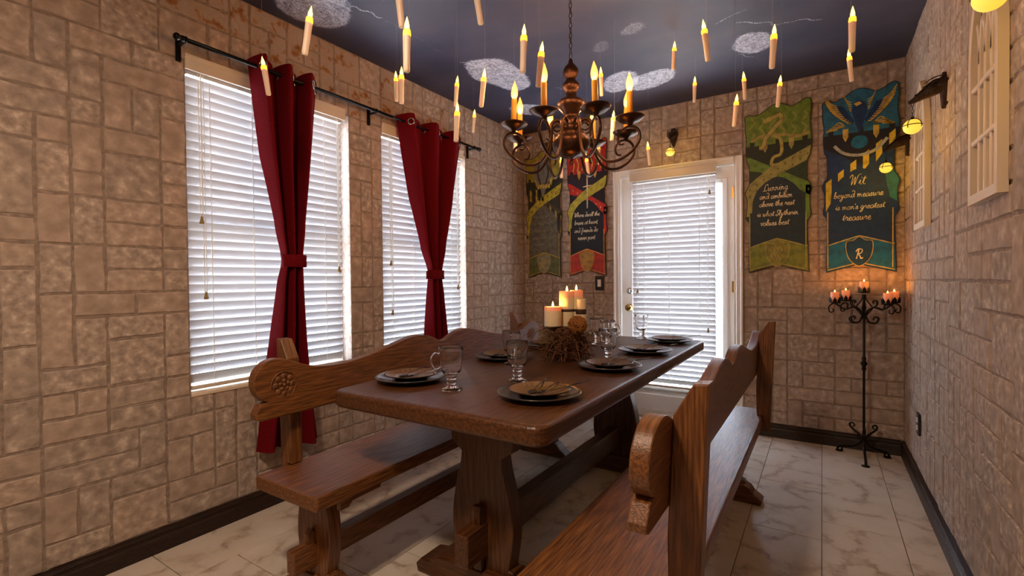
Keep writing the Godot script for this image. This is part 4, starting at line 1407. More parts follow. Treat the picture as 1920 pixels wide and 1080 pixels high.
# ---------------------------------------------------------------- banners
const TW := 0.892 # size of the tableware
const GLYPHS := {
	"a": [1.0, [0.8, 0.8, 0.5, 1, 0.1, 0.6, 0.2, 0.1, 0.5, 0, 0.75, 0.4, 0.8, 0.95, 0.85, 0.2, 1.1, 0.15]],
	"b": [0.9, [0, 0.2, 0.35, 1.3, 0.35, 2, 0.15, 1.8, 0.12, 0.4, 0.4, 0, 0.75, 0.35, 0.55, 0.85, 0.4, 0.65, 0.95, 0.7]],
	"c": [0.85, [0.75, 0.8, 0.5, 1, 0.15, 0.6, 0.25, 0.1, 0.6, 0, 0.9, 0.3]],
	"d": [1.0, [0.75, 0.8, 0.45, 1, 0.1, 0.55, 0.25, 0.05, 0.6, 0.2, 0.8, 1, 0.75, 1.8, 0.4, 2.1, 0.1, 1.8], [0.8, 0.9, 0.8, 0.25, 1.05, 0.1]],
	"e": [0.8, [0.05, 0.35, 0.55, 0.6, 0.62, 0.9, 0.4, 1, 0.15, 0.6, 0.25, 0.1, 0.55, 0, 0.85, 0.3]],
	"f": [0.75, [0.05, 0.3, 0.45, 1.4, 0.55, 2, 0.35, 1.9, 0.3, 0.5, 0.2, -0.9, 0.42, -0.7, 0.4, 0, 0.8, 0.3]],
	"g": [0.95, [0.75, 0.8, 0.45, 1, 0.1, 0.55, 0.35, 0.05, 0.7, 0.5, 0.75, 0.95, 0.65, -0.5, 0.3, -1, 0.1, -0.7, 0.95, 0.25]],
	"h": [1.0, [0, 0.2, 0.38, 1.4, 0.4, 2, 0.2, 1.8, 0.15, 0], [0.15, 0.3, 0.5, 1, 0.7, 0.8, 0.68, 0.2, 1, 0.15]],
	"i": [0.5, [0, 0.3, 0.25, 1, 0.25, 0.2, 0.55, 0.15], [0.32, 1.4, 0.38, 1.55]],
	"l": [0.5, [0, 0.2, 0.38, 1.4, 0.36, 2, 0.18, 1.7, 0.2, 0.2, 0.5, 0.1]],
	"m": [1.35, [0, 0.7, 0.2, 1, 0.2, 0], [0.2, 0.5, 0.5, 1, 0.62, 0], [0.62, 0.5, 0.9, 1, 1.05, 0.2, 1.35, 0.15]],
	"n": [0.95, [0, 0.7, 0.2, 1, 0.2, 0], [0.2, 0.5, 0.5, 1, 0.66, 0.2, 0.98, 0.15]],
	"o": [0.85, [0.45, 1, 0.1, 0.6, 0.25, 0.05, 0.6, 0.1, 0.7, 0.6, 0.45, 1, 0.95, 0.85]],
	"p": [0.9, [0, 0.7, 0.25, 1, 0.15, -0.9], [0.2, 0.4, 0.5, 1, 0.75, 0.6, 0.5, 0.05, 0.2, 0.2]],
	"r": [0.8, [0, 0.4, 0.3, 1.1, 0.4, 0.85, 0.62, 0.9, 0.55, 0.2, 0.85, 0.15]],
	"s": [0.75, [0, 0.2, 0.4, 1.05, 0.5, 0.5, 0.4, 0.05, 0.05, 0.1], [0.4, 0.05, 0.78, 0.3]],
	"t": [0.6, [0.1, 0.3, 0.4, 1.7, 0.3, 0.2, 0.65, 0.15], [0.02, 1.2, 0.7, 1.28]],
	"u": [1.0, [0, 0.7, 0.2, 1, 0.2, 0.2, 0.5, 0.05, 0.7, 0.95, 0.75, 0.2, 1.05, 0.15]],
	"v": [0.85, [0, 0.7, 0.2, 1, 0.35, 0.05, 0.65, 0.5, 0.65, 1, 0.9, 0.85]],
	"w": [1.2, [0, 0.7, 0.2, 1, 0.25, 0.1, 0.5, 0.2, 0.55, 0.9, 0.6, 0.1, 0.85, 0.2, 0.95, 1, 1.2, 0.85]],
	"y": [0.95, [0, 0.7, 0.2, 1, 0.25, 0.3, 0.5, 0.1, 0.7, 0.95, 0.55, -0.6, 0.25, -1, 0.1, -0.6, 0.95, 0.25]],
	"C": [1.0, [0.9, 1.5, 0.75, 2, 0.3, 1.7, 0.15, 0.6, 0.5, 0, 1.0, 0.35], [-0.2, 0, 0.3, 0.1]],
	"S": [1.0, [1.05, 1.6, 0.7, 2.1, 0.3, 1.7, 0.6, 1.1, 0.75, 0.4, 0.35, -0.1, 0.0, 0.3, 0.4, 0.5]],
	"W": [1.5, [-0.1, 1.5, 0.1, 2, 0.35, 1.9, 0.35, 0, 0.8, 1.7, 0.85, 0, 1.25, 1.9, 1.7, 2.1]],
	"R": [1.2, [0.25, 0, 0.4, 2], [-0.05, 1.5, 0.3, 2.05, 0.95, 1.85, 0.85, 1.2, 0.4, 1, 0.75, 0.6, 1.0, 0.05, 1.3, 0.25]],
	"'": [0.3, [0.15, 1.8, 0.05, 1.35]],
	",": [0.4, [0.12, 0.1, 0.02, -0.35]],
	" ": [0.55],
}

func stroke2(st: SurfaceTool, pts: PackedVector2Array, w: float, z: float, col: Color) -> void:
	st.set_color(col)
	st.set_smooth_group(-1)
	var n := pts.size()
	var a := PackedVector2Array()
	var b := PackedVector2Array()
	for i in n:
		var t := (pts[mini(i + 1, n - 1)] - pts[maxi(i - 1, 0)])
		t = t.normalized() if t.length() > 1e-7 else Vector2(1, 0)
		var q := Vector2(-t.y, t.x) * w / 2
		a.append(pts[i] + q)
		b.append(pts[i] - q)
	for i in range(n - 1):
		quad(st, Vector3(b[i].x, b[i].y, z), Vector3(a[i].x, a[i].y, z), Vector3(a[i + 1].x, a[i + 1].y, z), Vector3(b[i + 1].x, b[i + 1].y, z))

func fill2(st: SurfaceTool, pts: PackedVector2Array, z: float, col: Color) -> void:
	st.set_color(col)
	st.set_smooth_group(-1)
	var p := pts.duplicate()
	var t := Geometry2D.triangulate_polygon(p)
	for k in range(0, t.size(), 3):
		var a := p[t[k]]
		var b := p[t[k + 1]]
		var c := p[t[k + 2]]
		if (b - a).cross(c - a) > 0:
			var s := b
			b = c
			c = s
		for v in [a, b, c]: st.add_vertex(Vector3(v.x, v.y, z))

func write(st: SurfaceTool, text: String, cx: float, y: float, size: float, w: float, z: float, col: Color) -> void:
	var total := 0.0
	for ch in text: total += GLYPHS[ch][0]
	var x := cx - total * size / 2
	for ch in text:
		var g: Array = GLYPHS[ch]
		for k in range(1, g.size()):
			var pts := []
			for i in range(0, g[k].size(), 2): pts.append(Vector2(x + (g[k][i] + 0.16 * g[k][i + 1]) * size, y + g[k][i + 1] * size))
			stroke2(st, smooth2(pts, 4), w, z, col)
		x += g[0] * size

func L(r: float, g: float, b: float) -> Color: return Color(minf(r * 1.13, 1), minf(g * 1.13, 1), minf(b * 1.13, 1)).srgb_to_linear()

func U(a: Array, w: float, h: float) -> PackedVector2Array: # unit coords, y down from the top, to metres
	var p := PackedVector2Array()
	for i in range(0, a.size(), 2): p.append(Vector2((a[i] - 0.5) * w, -a[i + 1] * h))
	return p

func clip_fill(st: SurfaceTool, pts: PackedVector2Array, ol: PackedVector2Array, z: float, col: Color) -> void:
	for p in Geometry2D.intersect_polygons(pts, ol):
		if not Geometry2D.is_polygon_clockwise(p) or true: fill2(st, p, z, col)

func banner(x0: float, x1: float, ytop: float, ybot: float, label: String, pal: Dictionary, lines: Array) -> void:
	var w := x1 - x0
	var h := ytop - ybot
	var o := thing("banner", label, "banner", Vector3((x0 + x1) / 2, ytop, ZB + 0.020), "painted banners on the door wall")
	var raw := [0.02, 0.085, 0.02, 0.055, 0.10, 0.048, 0.20, 0.056, 0.32, 0.035, 0.45, 0.006, 0.58, 0.010, 0.70, 0.032, 0.80, 0.020, 0.90, 0.0, 0.975, 0.012, 0.985, 0.06, 0.965, 0.14, 0.985, 0.20, 0.99, 0.26, 0.965, 0.33, 0.93, 0.36, 0.925, 0.46, 0.96, 0.485, 0.99, 0.52, 0.965, 0.57, 0.97, 0.63, 0.985, 0.67, 0.94, 0.70, 0.93, 0.74]
	var right := smooth2(Array(U(raw, w, h)), 3)
	var tail := U([0.955, 1.0, 0.5, 0.955, 0.075, 1.0], w, h)
	var lraw := [0.085, 0.74, 0.08, 0.70, 0.03, 0.67, 0.045, 0.62, 0.05, 0.57, 0.02, 0.52, 0.055, 0.485, 0.085, 0.46, 0.08, 0.36, 0.045, 0.33, 0.03, 0.26, 0.04, 0.20, 0.02, 0.14]
	var left := smooth2(Array(U(lraw, w, h)), 3)
	var ol := PackedVector2Array()
	ol.append_array(right)
	ol.append_array(tail)
	ol.append_array(left)
	if poly_area(ol) < 0: ol.reverse()
	var st := S()
	st.set_color(pal.edge)
	prism(st, ol, -0.004, 0.004, Transform3D.IDENTITY, 0.0)
	part("cloth", st, M.paint, o)
	var inn := inset(ol, 0.006)
	var zl := 0.0046
	var d := S()
	fill2(d, inset(ol, 0.004), zl, pal.field)
	# top scene, lower panel, tail
	clip_fill(d, U([0, 0, 1, 0, 1, 0.24, 0, 0.24], w, h), inn, zl + 0.0003, pal.sky)
	clip_fill(d, U([0, 0.24, 1, 0.24, 1, 0.30, 0.72, 0.36, 0.5, 0.42, 0.28, 0.36, 0, 0.30], w, h), inn, zl + 0.0003, pal.dark)
	clip_fill(d, U([0, 0.85, 0.5, 0.795, 1, 0.85, 1, 1, 0, 1], w, h), inn, zl + 0.0003, pal.tail)
	for s in [[-0.02, 0.86, 0.5, 0.80], [0.5, 0.80, 1.02, 0.86]]:
		for q in Geometry2D.intersect_polyline_with_polygon(U(s, w, h), inn): stroke2(d, q, 0.008, zl + 0.0008, pal.trim)
	part("painted_field", d, M.paint, o)
	# battlements
	for k in 5:
		d = S()
		var bx := 0.10 + k * 0.19
		clip_fill(d, U([bx, 0.215, bx + 0.07, 0.215, bx + 0.07, 0.26, bx + 0.035, 0.285, bx, 0.26], w, h), inn, zl + 0.0006, pal.trim if k % 2 else pal.dark)
		part("painted_crenel", d, M.paint, o)
	# crossed ribbons or stripes
	d = S()
	var ra := U([0.0, 0.30, 0.10, 0.305, 1.0, 0.495, 1.0, 0.57, 0.90, 0.545, 0.45, 0.42, 0.0, 0.375], w, h)
	var rb := U([1.0, 0.27, 1.0, 0.345, 0.55, 0.42, 0.16, 0.55, 0.14, 0.66, 0.0, 0.66, 0.0, 0.49, 0.4, 0.375], w, h)
	if pal.ribbons:
		clip_fill(d, ra, inn, zl + 0.0008, pal.rib_a)
		clip_fill(d, U([0.90, 0.50, 1.0, 0.50, 1.0, 0.70, 0.90, 0.70], w, h), inn, zl + 0.0008, pal.rib_a)
		clip_fill(d, rb, inn, zl + 0.0012, pal.rib_b)
		for k in 9:
			var f := k / 8.0
			var p := Vector2(lerpf(0.93, 0.10, f), lerpf(0.305, 0.52, f))
			for s in [-0.022, 0.018]:
				clip_fill(d, U([p.x - 0.014, p.y + s, p.x, p.y + s - 0.008, p.x + 0.014, p.y + s, p.x, p.y + s + 0.008], w, h), inn, zl + 0.0016, pal.spot_b)
			var p2 := Vector2(lerpf(0.06, 0.94, f), lerpf(0.335, 0.525, f))
			if f < 0.42 or f > 0.6: clip_fill(d, U([p2.x - 0.012, p2.y, p2.x, p2.y - 0.01, p2.x + 0.012, p2.y, p2.x, p2.y + 0.01], w, h), inn, zl + 0.0010, pal.spot_a)
	else:
		for k in 6:
			var f := k / 5.0
			var x := lerpf(0.07, 0.86, f)
			var y := lerpf(0.50, 0.27, f)
			var tall := 0.16 if k == 0 else 0.095
			clip_fill(d, U([x, y, x + 0.075, y - 0.022, x + 0.075, y - 0.022 + tall * 0.8, x, y + tall], w, h), inn, zl + 0.0008, pal.rib_b)
		clip_fill(d, U([0.80, 0.445, 1.0, 0.47, 1.0, 0.64, 0.86, 0.60], w, h), inn, zl + 0.0008, pal.rib_a)
	part("crossed_ribbons", d, M.paint, o)
	# arched writing panel
	d = S()
	var arch := smooth2(Array(U([0.13, 0.64, 0.15, 0.56, 0.25, 0.49, 0.5, 0.435, 0.75, 0.49, 0.85, 0.56, 0.87, 0.64], w, h)), 4)
	arch.append_array(U([0.90, 0.64, 0.90, 0.845, 0.5, 0.79, 0.10, 0.845, 0.10, 0.64], w, h))
	fill2(d, arch, zl + 0.0020, pal.panel)
	for x in [0.095, 0.905]: stroke2(d, U([x, 0.66, x, 0.975], w, h), 0.007, zl + 0.0021, pal.trim)
	for s in [[0.09, 0.985, 0.5, 0.945], [0.5, 0.945, 0.93, 0.985]]: stroke2(d, U(s, w, h), 0.007, zl + 0.0021, pal.trim)
	part("writing_panel", d, M.paint, o)
	# shield
	d = S()
	var sh := smooth2(Array(U([0.5, 0.805, 0.58, 0.825, 0.66, 0.83, 0.665, 0.88, 0.62, 0.93, 0.5, 0.965, 0.38, 0.93, 0.335, 0.88, 0.34, 0.83, 0.42, 0.825], w, h)), 3, true)
	fill2(d, sh, zl + 0.0024, pal.shield)
	sh.append(sh[0])
	stroke2(d, sh, 0.005, zl + 0.0026, pal.trim)
	if pal.has("letter"):
		write(d, pal.letter, -0.005, -0.925 * h, 0.034, 0.007, zl + 0.0028, pal.ink)
	else:
		for k in 3:
			stroke2(d, smooth2(Array(U([0.42 + 0.05 * k, 0.845, 0.47 + 0.05 * k, 0.87, 0.41 + 0.05 * k, 0.895, 0.47 + 0.04 * k, 0.925], w, h)), 4), 0.005, zl + 0.0028, pal.trim)
	part("shield", d, M.paint, o)
	# creature
	d = S()
	emblem(d, pal.beast, w, h, zl + 0.0028, pal, inn)
	part("emblem", d, M.paint, o)
	d = S()
	if lines.is_empty():
		for k in 5:
			var pts := []
			for q in 22: pts.append(Vector2((-0.30 + 0.028 * q) * w, -(0.52 + 0.055 * k) * h + 0.012 * sin(q * 2.1 + k) + 0.006 * sin(q * 0.9 + 3 * k)))
			stroke2(d, smooth2(pts, 4), 0.0036, zl + 0.0032, pal.ink)
	for ln in lines: write(d, ln[0], (ln[1] - 0.5) * w, -ln[2] * h, ln[3], 0.0036, zl + 0.0032, pal.ink)
	part("lettering", d, M.paint, o)

func emblem(d: SurfaceTool, kind: String, w: float, h: float, z: float, pal: Dictionary, inn: PackedVector2Array) -> void:
	match kind:
		"coils":
			for k in 6:
				var x := 0.12 + 0.15 * k
				for q in Geometry2D.intersect_polyline_with_polygon(smooth2(Array(U([x, 0.07, x + 0.05, 0.10, x - 0.02, 0.135, x + 0.04, 0.17, x, 0.20], w, h)), 4), inn): stroke2(d, q, 0.016, z - 0.0006, pal.rib_a.lerp(pal.trim, 0.35 + 0.1 * (k % 2)))
			var body := smooth2(Array(U([0.36, 0.09, 0.45, 0.085, 0.54, 0.075, 0.56, 0.105, 0.46, 0.15, 0.34, 0.20, 0.30, 0.25, 0.24, 0.255], w, h)), 5)
			stroke2(d, smooth2(Array(U([0.12, 0.21, 0.30, 0.185, 0.60, 0.195, 0.80, 0.215, 0.95, 0.20], w, h)), 5), 0.022, z - 0.0003, pal.trim.darkened(0.15))
			stroke2(d, smooth2(Array(U([0.45, 0.19, 0.55, 0.22, 0.56, 0.30, 0.45, 0.32, 0.42, 0.36, 0.52, 0.365], w, h)), 5), 0.022, z, pal.trim)
			stroke2(d, body, 0.034, z + 0.0002, Color(0, 0, 0))
			stroke2(d, body, 0.029, z + 0.0004, pal.trim)
			fill2(d, U([0.28, 0.10, 0.40, 0.075, 0.44, 0.10, 0.33, 0.115], w, h), z + 0.0005, pal.trim)
		"wings":
			for s in [-1.0, 1.0]:
				for k in 11:
					var f := k / 10.0
					var a := Vector2(0.5 + s * (0.07 + 0.13 * (1 - f)), 0.120 - 0.025 * (1 - f) + 0.055 * f)
					var b := Vector2(0.5 + s * (0.45 - 0.28 * f * f), 0.022 + 0.155 * f)
					stroke2(d, smooth2(Array(U([a.x, a.y, lerpf(a.x, b.x, 0.55), lerpf(a.y, b.y, 0.45) + 0.014, b.x, b.y], w, h)), 4), 0.013, z - 0.0003, pal.field)
					stroke2(d, smooth2(Array(U([lerpf(a.x, b.x, 0.35), lerpf(a.y, b.y, 0.3) + 0.010, lerpf(a.x, b.x, 0.65), lerpf(a.y, b.y, 0.57) + 0.012, b.x, b.y], w, h)), 4), 0.0065, z, pal.trim)
				for k in 5: stroke2(d, smooth2(Array(U([0.5 + s * 0.10, 0.075 + 0.012 * k, 0.5 + s * (0.16 - 0.01 * k), 0.062 + 0.014 * k, 0.5 + s * (0.20 - 0.015 * k), 0.030 + 0.016 * k], w, h)), 4), 0.0055, z + 0.0002, pal.trim)
				for k in 4:
					stroke2(d, smooth2(Array(U([0.5 + s * 0.18, 0.20, 0.5 + s * (0.26 + 0.04 * k), 0.175 + 0.012 * k, 0.5 + s * (0.33 + 0.03 * k), 0.20 + 0.006 * k, 0.5 + s * (0.28 + 0.03 * k), 0.215], w, h)), 4), 0.007, z, pal.trim)
			fill2(d, smooth2(Array(U([0.5, 0.07, 0.57, 0.09, 0.59, 0.13, 0.55, 0.19, 0.5, 0.245, 0.45, 0.19, 0.41, 0.13, 0.43, 0.09], w, h)), 3, true), z + 0.0003, pal.field)
			fill2(d, U([0.43, 0.085, 0.50, 0.075, 0.53, 0.09, 0.46, 0.10], w, h), z + 0.0005, pal.trim)
			stroke2(d, smooth2(Array(U([0.18, 0.30, 0.30, 0.345, 0.5, 0.365, 0.70, 0.345, 0.84, 0.29], w, h)), 5), 0.020, z, L(0.62, 0.62, 0.60))
			fill2(d, smooth2(Array(U([0.42, 0.27, 0.5, 0.26, 0.58, 0.27, 0.60, 0.31, 0.5, 0.33, 0.40, 0.31], w, h)), 3, true), z + 0.0002, pal.tail)
		"blaze":
			for k in 14:
				var x := 0.12 + 0.055 * k
				stroke2(d, smooth2(Array(U([x, 0.22, x + 0.03, 0.17, x - 0.02, 0.12, x + 0.02, 0.06 + 0.02 * (k % 3)], w, h)), 4), 0.013, z, pal.trim if k % 2 else pal.rib_a)
			stroke2(d, U([0.52, 0.22, 0.52, 0.50], w, h), 0.012, z + 0.0004, L(0.80, 0.72, 0.60))
			stroke2(d, U([0.42, 0.34, 0.62, 0.335], w, h), 0.012, z + 0.0005, L(0.80, 0.72, 0.60))
		"stripes":
			for k in 6:
				clip_fill(d, U([0.06 + 0.08 * k, 0.30, 0.10 + 0.08 * k, 0.31, 0.10 + 0.08 * k, 0.40, 0.06 + 0.08 * k, 0.39], w, h), inn, z - 0.0016, pal.trim if k % 2 else L(0.07, 0.05, 0.05))
				clip_fill(d, U([0.60 + 0.07 * k, 0.42 + 0.02 * k, 0.635 + 0.07 * k, 0.43 + 0.02 * k, 0.635 + 0.07 * k, 0.56 + 0.02 * k, 0.60 + 0.07 * k, 0.55 + 0.02 * k], w, h), inn, z - 0.0016, pal.trim if k % 2 else L(0.09, 0.05, 0.09))
			fill2(d, smooth2(Array(U([0.30, 0.10, 0.5, 0.06, 0.70, 0.10, 0.74, 0.20, 0.60, 0.28, 0.5, 0.36, 0.40, 0.28, 0.26, 0.20], w, h)), 3, true), z, L(0.42, 0.42, 0.38))
			for s in [-1.0, 1.0]: stroke2(d, smooth2(Array(U([0.5 + s * 0.08, 0.08, 0.5 + s * 0.14, 0.18, 0.5 + s * 0.05, 0.28], w, h)), 4), 0.014, z + 0.0003, L(0.12, 0.11, 0.10))
			for k in 5: fill2(d, smooth2(Array(U([0.34 + 0.07 * k, 0.275, 0.37 + 0.07 * k, 0.265, 0.40 + 0.07 * k, 0.275, 0.39 + 0.07 * k, 0.30, 0.35 + 0.07 * k, 0.30], w, h)), 3, true), z + 0.0005, pal.trim)

func build_banners() -> void:
	var green := {"edge": L(0.10, 0.11, 0.05), "field": L(0.10, 0.19, 0.10), "sky": L(0.38, 0.46, 0.14), "dark": L(0.07, 0.13, 0.07), "tail": L(0.44, 0.46, 0.12), "trim": L(0.62, 0.56, 0.28), "rib_a": L(0.36, 0.47, 0.16), "rib_b": L(0.55, 0.52, 0.27), "spot_a": L(0.30, 0.38, 0.14), "spot_b": L(0.36, 0.34, 0.16), "panel": L(0.04, 0.14, 0.18), "shield": L(0.47, 0.45, 0.16), "ink": L(0.88, 0.82, 0.66), "ribbons": true, "beast": "coils"}
	banner(-0.515, -0.055, 2.545, 1.262, "green banner painted with a coiled serpent and white script", green, [["Cunning", 0.48, 0.515, 0.0255], ["and ambition", 0.48, 0.562, 0.0215], ["above the rest", 0.49, 0.607, 0.0215], ["is what Slytherin", 0.5, 0.665, 0.0205], ["values best", 0.46, 0.720, 0.0225]])
	var blue := {"edge": L(0.06, 0.08, 0.08), "field": L(0.02, 0.18, 0.36), "sky": L(0.10, 0.36, 0.48), "dark": L(0.05, 0.07, 0.12), "tail": L(0.04, 0.36, 0.50), "trim": L(0.72, 0.60, 0.24), "rib_a": L(0.14, 0.42, 0.42), "rib_b": L(0.76, 0.66, 0.20), "spot_a": L(0.1, 0.2, 0.3), "spot_b": L(0.1, 0.2, 0.3), "panel": L(0.03, 0.18, 0.32), "shield": L(0.03, 0.22, 0.34), "ink": L(0.90, 0.82, 0.62), "ribbons": false, "beast": "wings", "letter": "R"}
	banner(-0.008, 0.448, 2.545, 1.252, "blue banner painted with a gold winged bird and the letter R", blue, [["Wit", 0.47, 0.525, 0.035], ["beyond measure", 0.48, 0.590, 0.0225], ["is man's greatest", 0.5, 0.655, 0.0215], ["treasure", 0.46, 0.715, 0.025]])
	var red := {"edge": L(0.10, 0.05, 0.04), "field": L(0.09, 0.04, 0.10), "sky": L(0.62, 0.10, 0.06), "dark": L(0.10, 0.04, 0.09), "tail": L(0.66, 0.16, 0.06), "trim": L(0.78, 0.58, 0.24), "rib_a": L(0.70, 0.12, 0.07), "rib_b": L(0.66, 0.62, 0.20), "spot_a": L(0.85, 0.75, 0.45), "spot_b": L(0.62, 0.58, 0.18), "panel": L(0.04, 0.04, 0.09), "shield": L(0.62, 0.48, 0.20), "ink": L(0.93, 0.86, 0.74), "ribbons": true, "beast": "blaze"}
	banner(-2.055, -1.635, 2.52, 1.255, "red banner painted with flames, a sword and white script", red, [["Where dwell the", 0.5, 0.56, 0.0205], ["brave at heart,", 0.49, 0.617, 0.0205], ["and friends do", 0.48, 0.675, 0.0205], ["never part", 0.49, 0.730, 0.0215]])
	var yel := {"edge": L(0.12, 0.10, 0.05), "field": L(0.20, 0.18, 0.12), "sky": L(0.56, 0.52, 0.16), "dark": L(0.16, 0.16, 0.10), "tail": L(0.34, 0.36, 0.20), "trim": L(0.68, 0.58, 0.22), "rib_a": L(0.30, 0.26, 0.16), "rib_b": L(0.66, 0.60, 0.16), "spot_a": L(0.12, 0.1, 0.08), "spot_b": L(0.20, 0.17, 0.07), "panel": L(0.36, 0.34, 0.28), "shield": L(0.50, 0.48, 0.36), "ink": L(0.52, 0.50, 0.42), "ribbons": true, "beast": "stripes"}
	banner(-2.515, -2.095, 2.50, 1.245, "yellow and black banner with faded script, half hidden behind the chandelier", yel, [])

# ---------------------------------------------------------------- sconces
func build_sconces() -> void:
	sconce(Vector3(XR, 2.075, -2.90), -PI / 2, "carved dark sconce on the right wall between the two arched frames")
	sconce(Vector3(XR, 2.095, -4.0), -PI / 2, "carved dark sconce in the far corner, over the blue banner")
	sconce(Vector3(XR, 2.075, -1.67), -PI / 2, "carved sconce at the picture's top right, only its glowing globe showing")
	sconce(Vector3(-1.052, 2.425, ZB), 0.0, "carved dark sconce on the wall above the glazed door")

func sconce(at: Vector3, turn: float, label: String) -> void:
	# local: +z out of the wall
	var o := thing("wall_sconce", label, "wall lamp", at, "carved sconces with hanging globes", turn)
	var st := S()
	var leaf := smooth2(V([0.0, -0.095, 0.018, -0.06, 0.030, -0.02, 0.036, 0.02, 0.022, 0.05, 0.012, 0.068, 0.0, 0.06, -0.012, 0.068, -0.022, 0.05, -0.036, 0.02, -0.030, -0.02, -0.018, -0.06]), 3, true)
	prism(st, leaf, -0.004, 0.022, Transform3D.IDENTITY, 0.006, 2)
	part("back_plate", st, M.carved, o)
	st = S()
	tube(st, smooth3([Vector3(0, 0.014, 0.0), Vector3(0, 0.010, 0.03), Vector3(0, -0.004, 0.06), Vector3(0, -0.020, 0.09), Vector3(0, -0.036, 0.115), Vector3(0, -0.046, 0.138)], 4), [0.040, 0.042, 0.036, 0.026, 0.017, 0.009], 14, 0.8)
	for row in 4: # overlapping feathers along the body
		for k in 7:
			var a := -1.5 + 3.0 * k / 6.0
			var f := 0.2 + 0.19 * row
			var rr := lerpf(0.041, 0.018, f)
			var c := Vector3(sin(a) * rr * 0.85, lerpf(0.012, -0.036, f) + cos(a) * rr * 0.95, lerpf(0.012, 0.112, f))
			ball(st, c, Vector3(0.007, 0.005, 0.013) * lerpf(1.1, 0.65, f), 8, 5)
	for s in [-1, 1]:
		ball(st, Vector3(s * 0.014, -0.018, 0.112), Vector3(0.006, 0.005, 0.006), 8, 5)
		tube(st, smooth3([Vector3(s * 0.012, -0.004, 0.09), Vector3(s * 0.018, 0.016, 0.075), Vector3(s * 0.016, 0.030, 0.055)], 4), [0.006, 0.004, 0.0015], 6)
	part("carved_arm", st, M.carved, o)
	for s in [-1, 1]:
		st = S()
		for k in 5:
			var y := 0.036 - 0.012 * k
			tube(st, smooth3([Vector3(s * 0.026, y - 0.012, 0.085 - 0.006 * k), Vector3(s * 0.040, y + 0.004, 0.055), Vector3(s * 0.036, y + 0.012, 0.018 + 0.003 * k)], 3), [0.002, 0.0055, 0.003], 6, 0.5)
		part("folded_wing", st, M.carved, o)
	st = S()
	var cy := -0.048
	for k in 5:
		ring(st, Vector3(0, cy - 0.008, 0.122), Basis() if k % 2 else Basis(Vector3.UP, PI / 2), 0.0045, 0.0012, 10, 5, 0.0085)
		cy -= 0.0145
	part("chain", st, M.iron, o)
	var gc := Vector3(0, -0.156, 0.122)
	st = S()
	lathe(st, V([0.0, 0.046, 0.005, 0.044, 0.008, 0.036, 0.018, 0.030, 0.016, 0.026, 0.0, 0.026]), 14, Transform3D(Basis(), gc))
	part("cap", st, M.iron, o)
	st = S()
	ball(st, gc, Vector3(0.036, 0.034, 0.036), 20, 12)
	part("globe", st, M.globe, o)
	st = S()
	ring(st, gc + Vector3(0, 0.004, 0), Basis(Vector3(1, 0, 0), Vector3(0, 0, 1), Vector3(0, -1, 0)), 0.0365, 0.0022, 24, 5)
	for k in 4:
		var a := TAU * k / 4 + 0.6
		var pts := PackedVector3Array()
		for i in 7:
			var b := 1.2 - 1.45 * i / 6.0
			pts.append(gc + Vector3(cos(a) * cos(b) * 0.0368, sin(b) * 0.0348, sin(a) * cos(b) * 0.0368))
		tube(st, pts, 0.0019, 5)
	part("cage", st, M.iron, o)
	omni(gc, Color(1.0, 0.76, 0.20), 0.04, 0.03, o)

# ---------------------------------------------------------------- arched frames on the right wall
func build_gothic_frames() -> void:
	gothic(-2.19, 1.472, 0.345, 0.81, "cream pointed-arch window frame on the right wall, nearest the camera")
	gothic(-3.41, 1.484, 0.335, 0.80, "cream pointed-arch window frame on the right wall, nearest the far corner")

func arch_outline(w: float, h: float, n := 12) -> PackedVector2Array:
	# x from -w/2 to w/2, y from 0, straight up to the spring, then two arcs meeting in a point
	var p := PackedVector2Array([Vector2(-w / 2, 0), Vector2(w / 2, 0)])
	var sp := h * 0.60
	var rise := h - sp
	var R := (rise * rise + w * w / 4) / w
	var cx := w / 2 - R
	var amax := asin(clampf(rise / R, -1, 1))
	for i in range(n + 1):
		var a := amax * i / n
		p.append(Vector2(cx + cos(a) * R, sp + sin(a) * R))
	for i in range(n - 1, -1, -1):
		var a := amax * i / n
		p.append(Vector2(-(cx + cos(a) * R), sp + sin(a) * R))
	return p

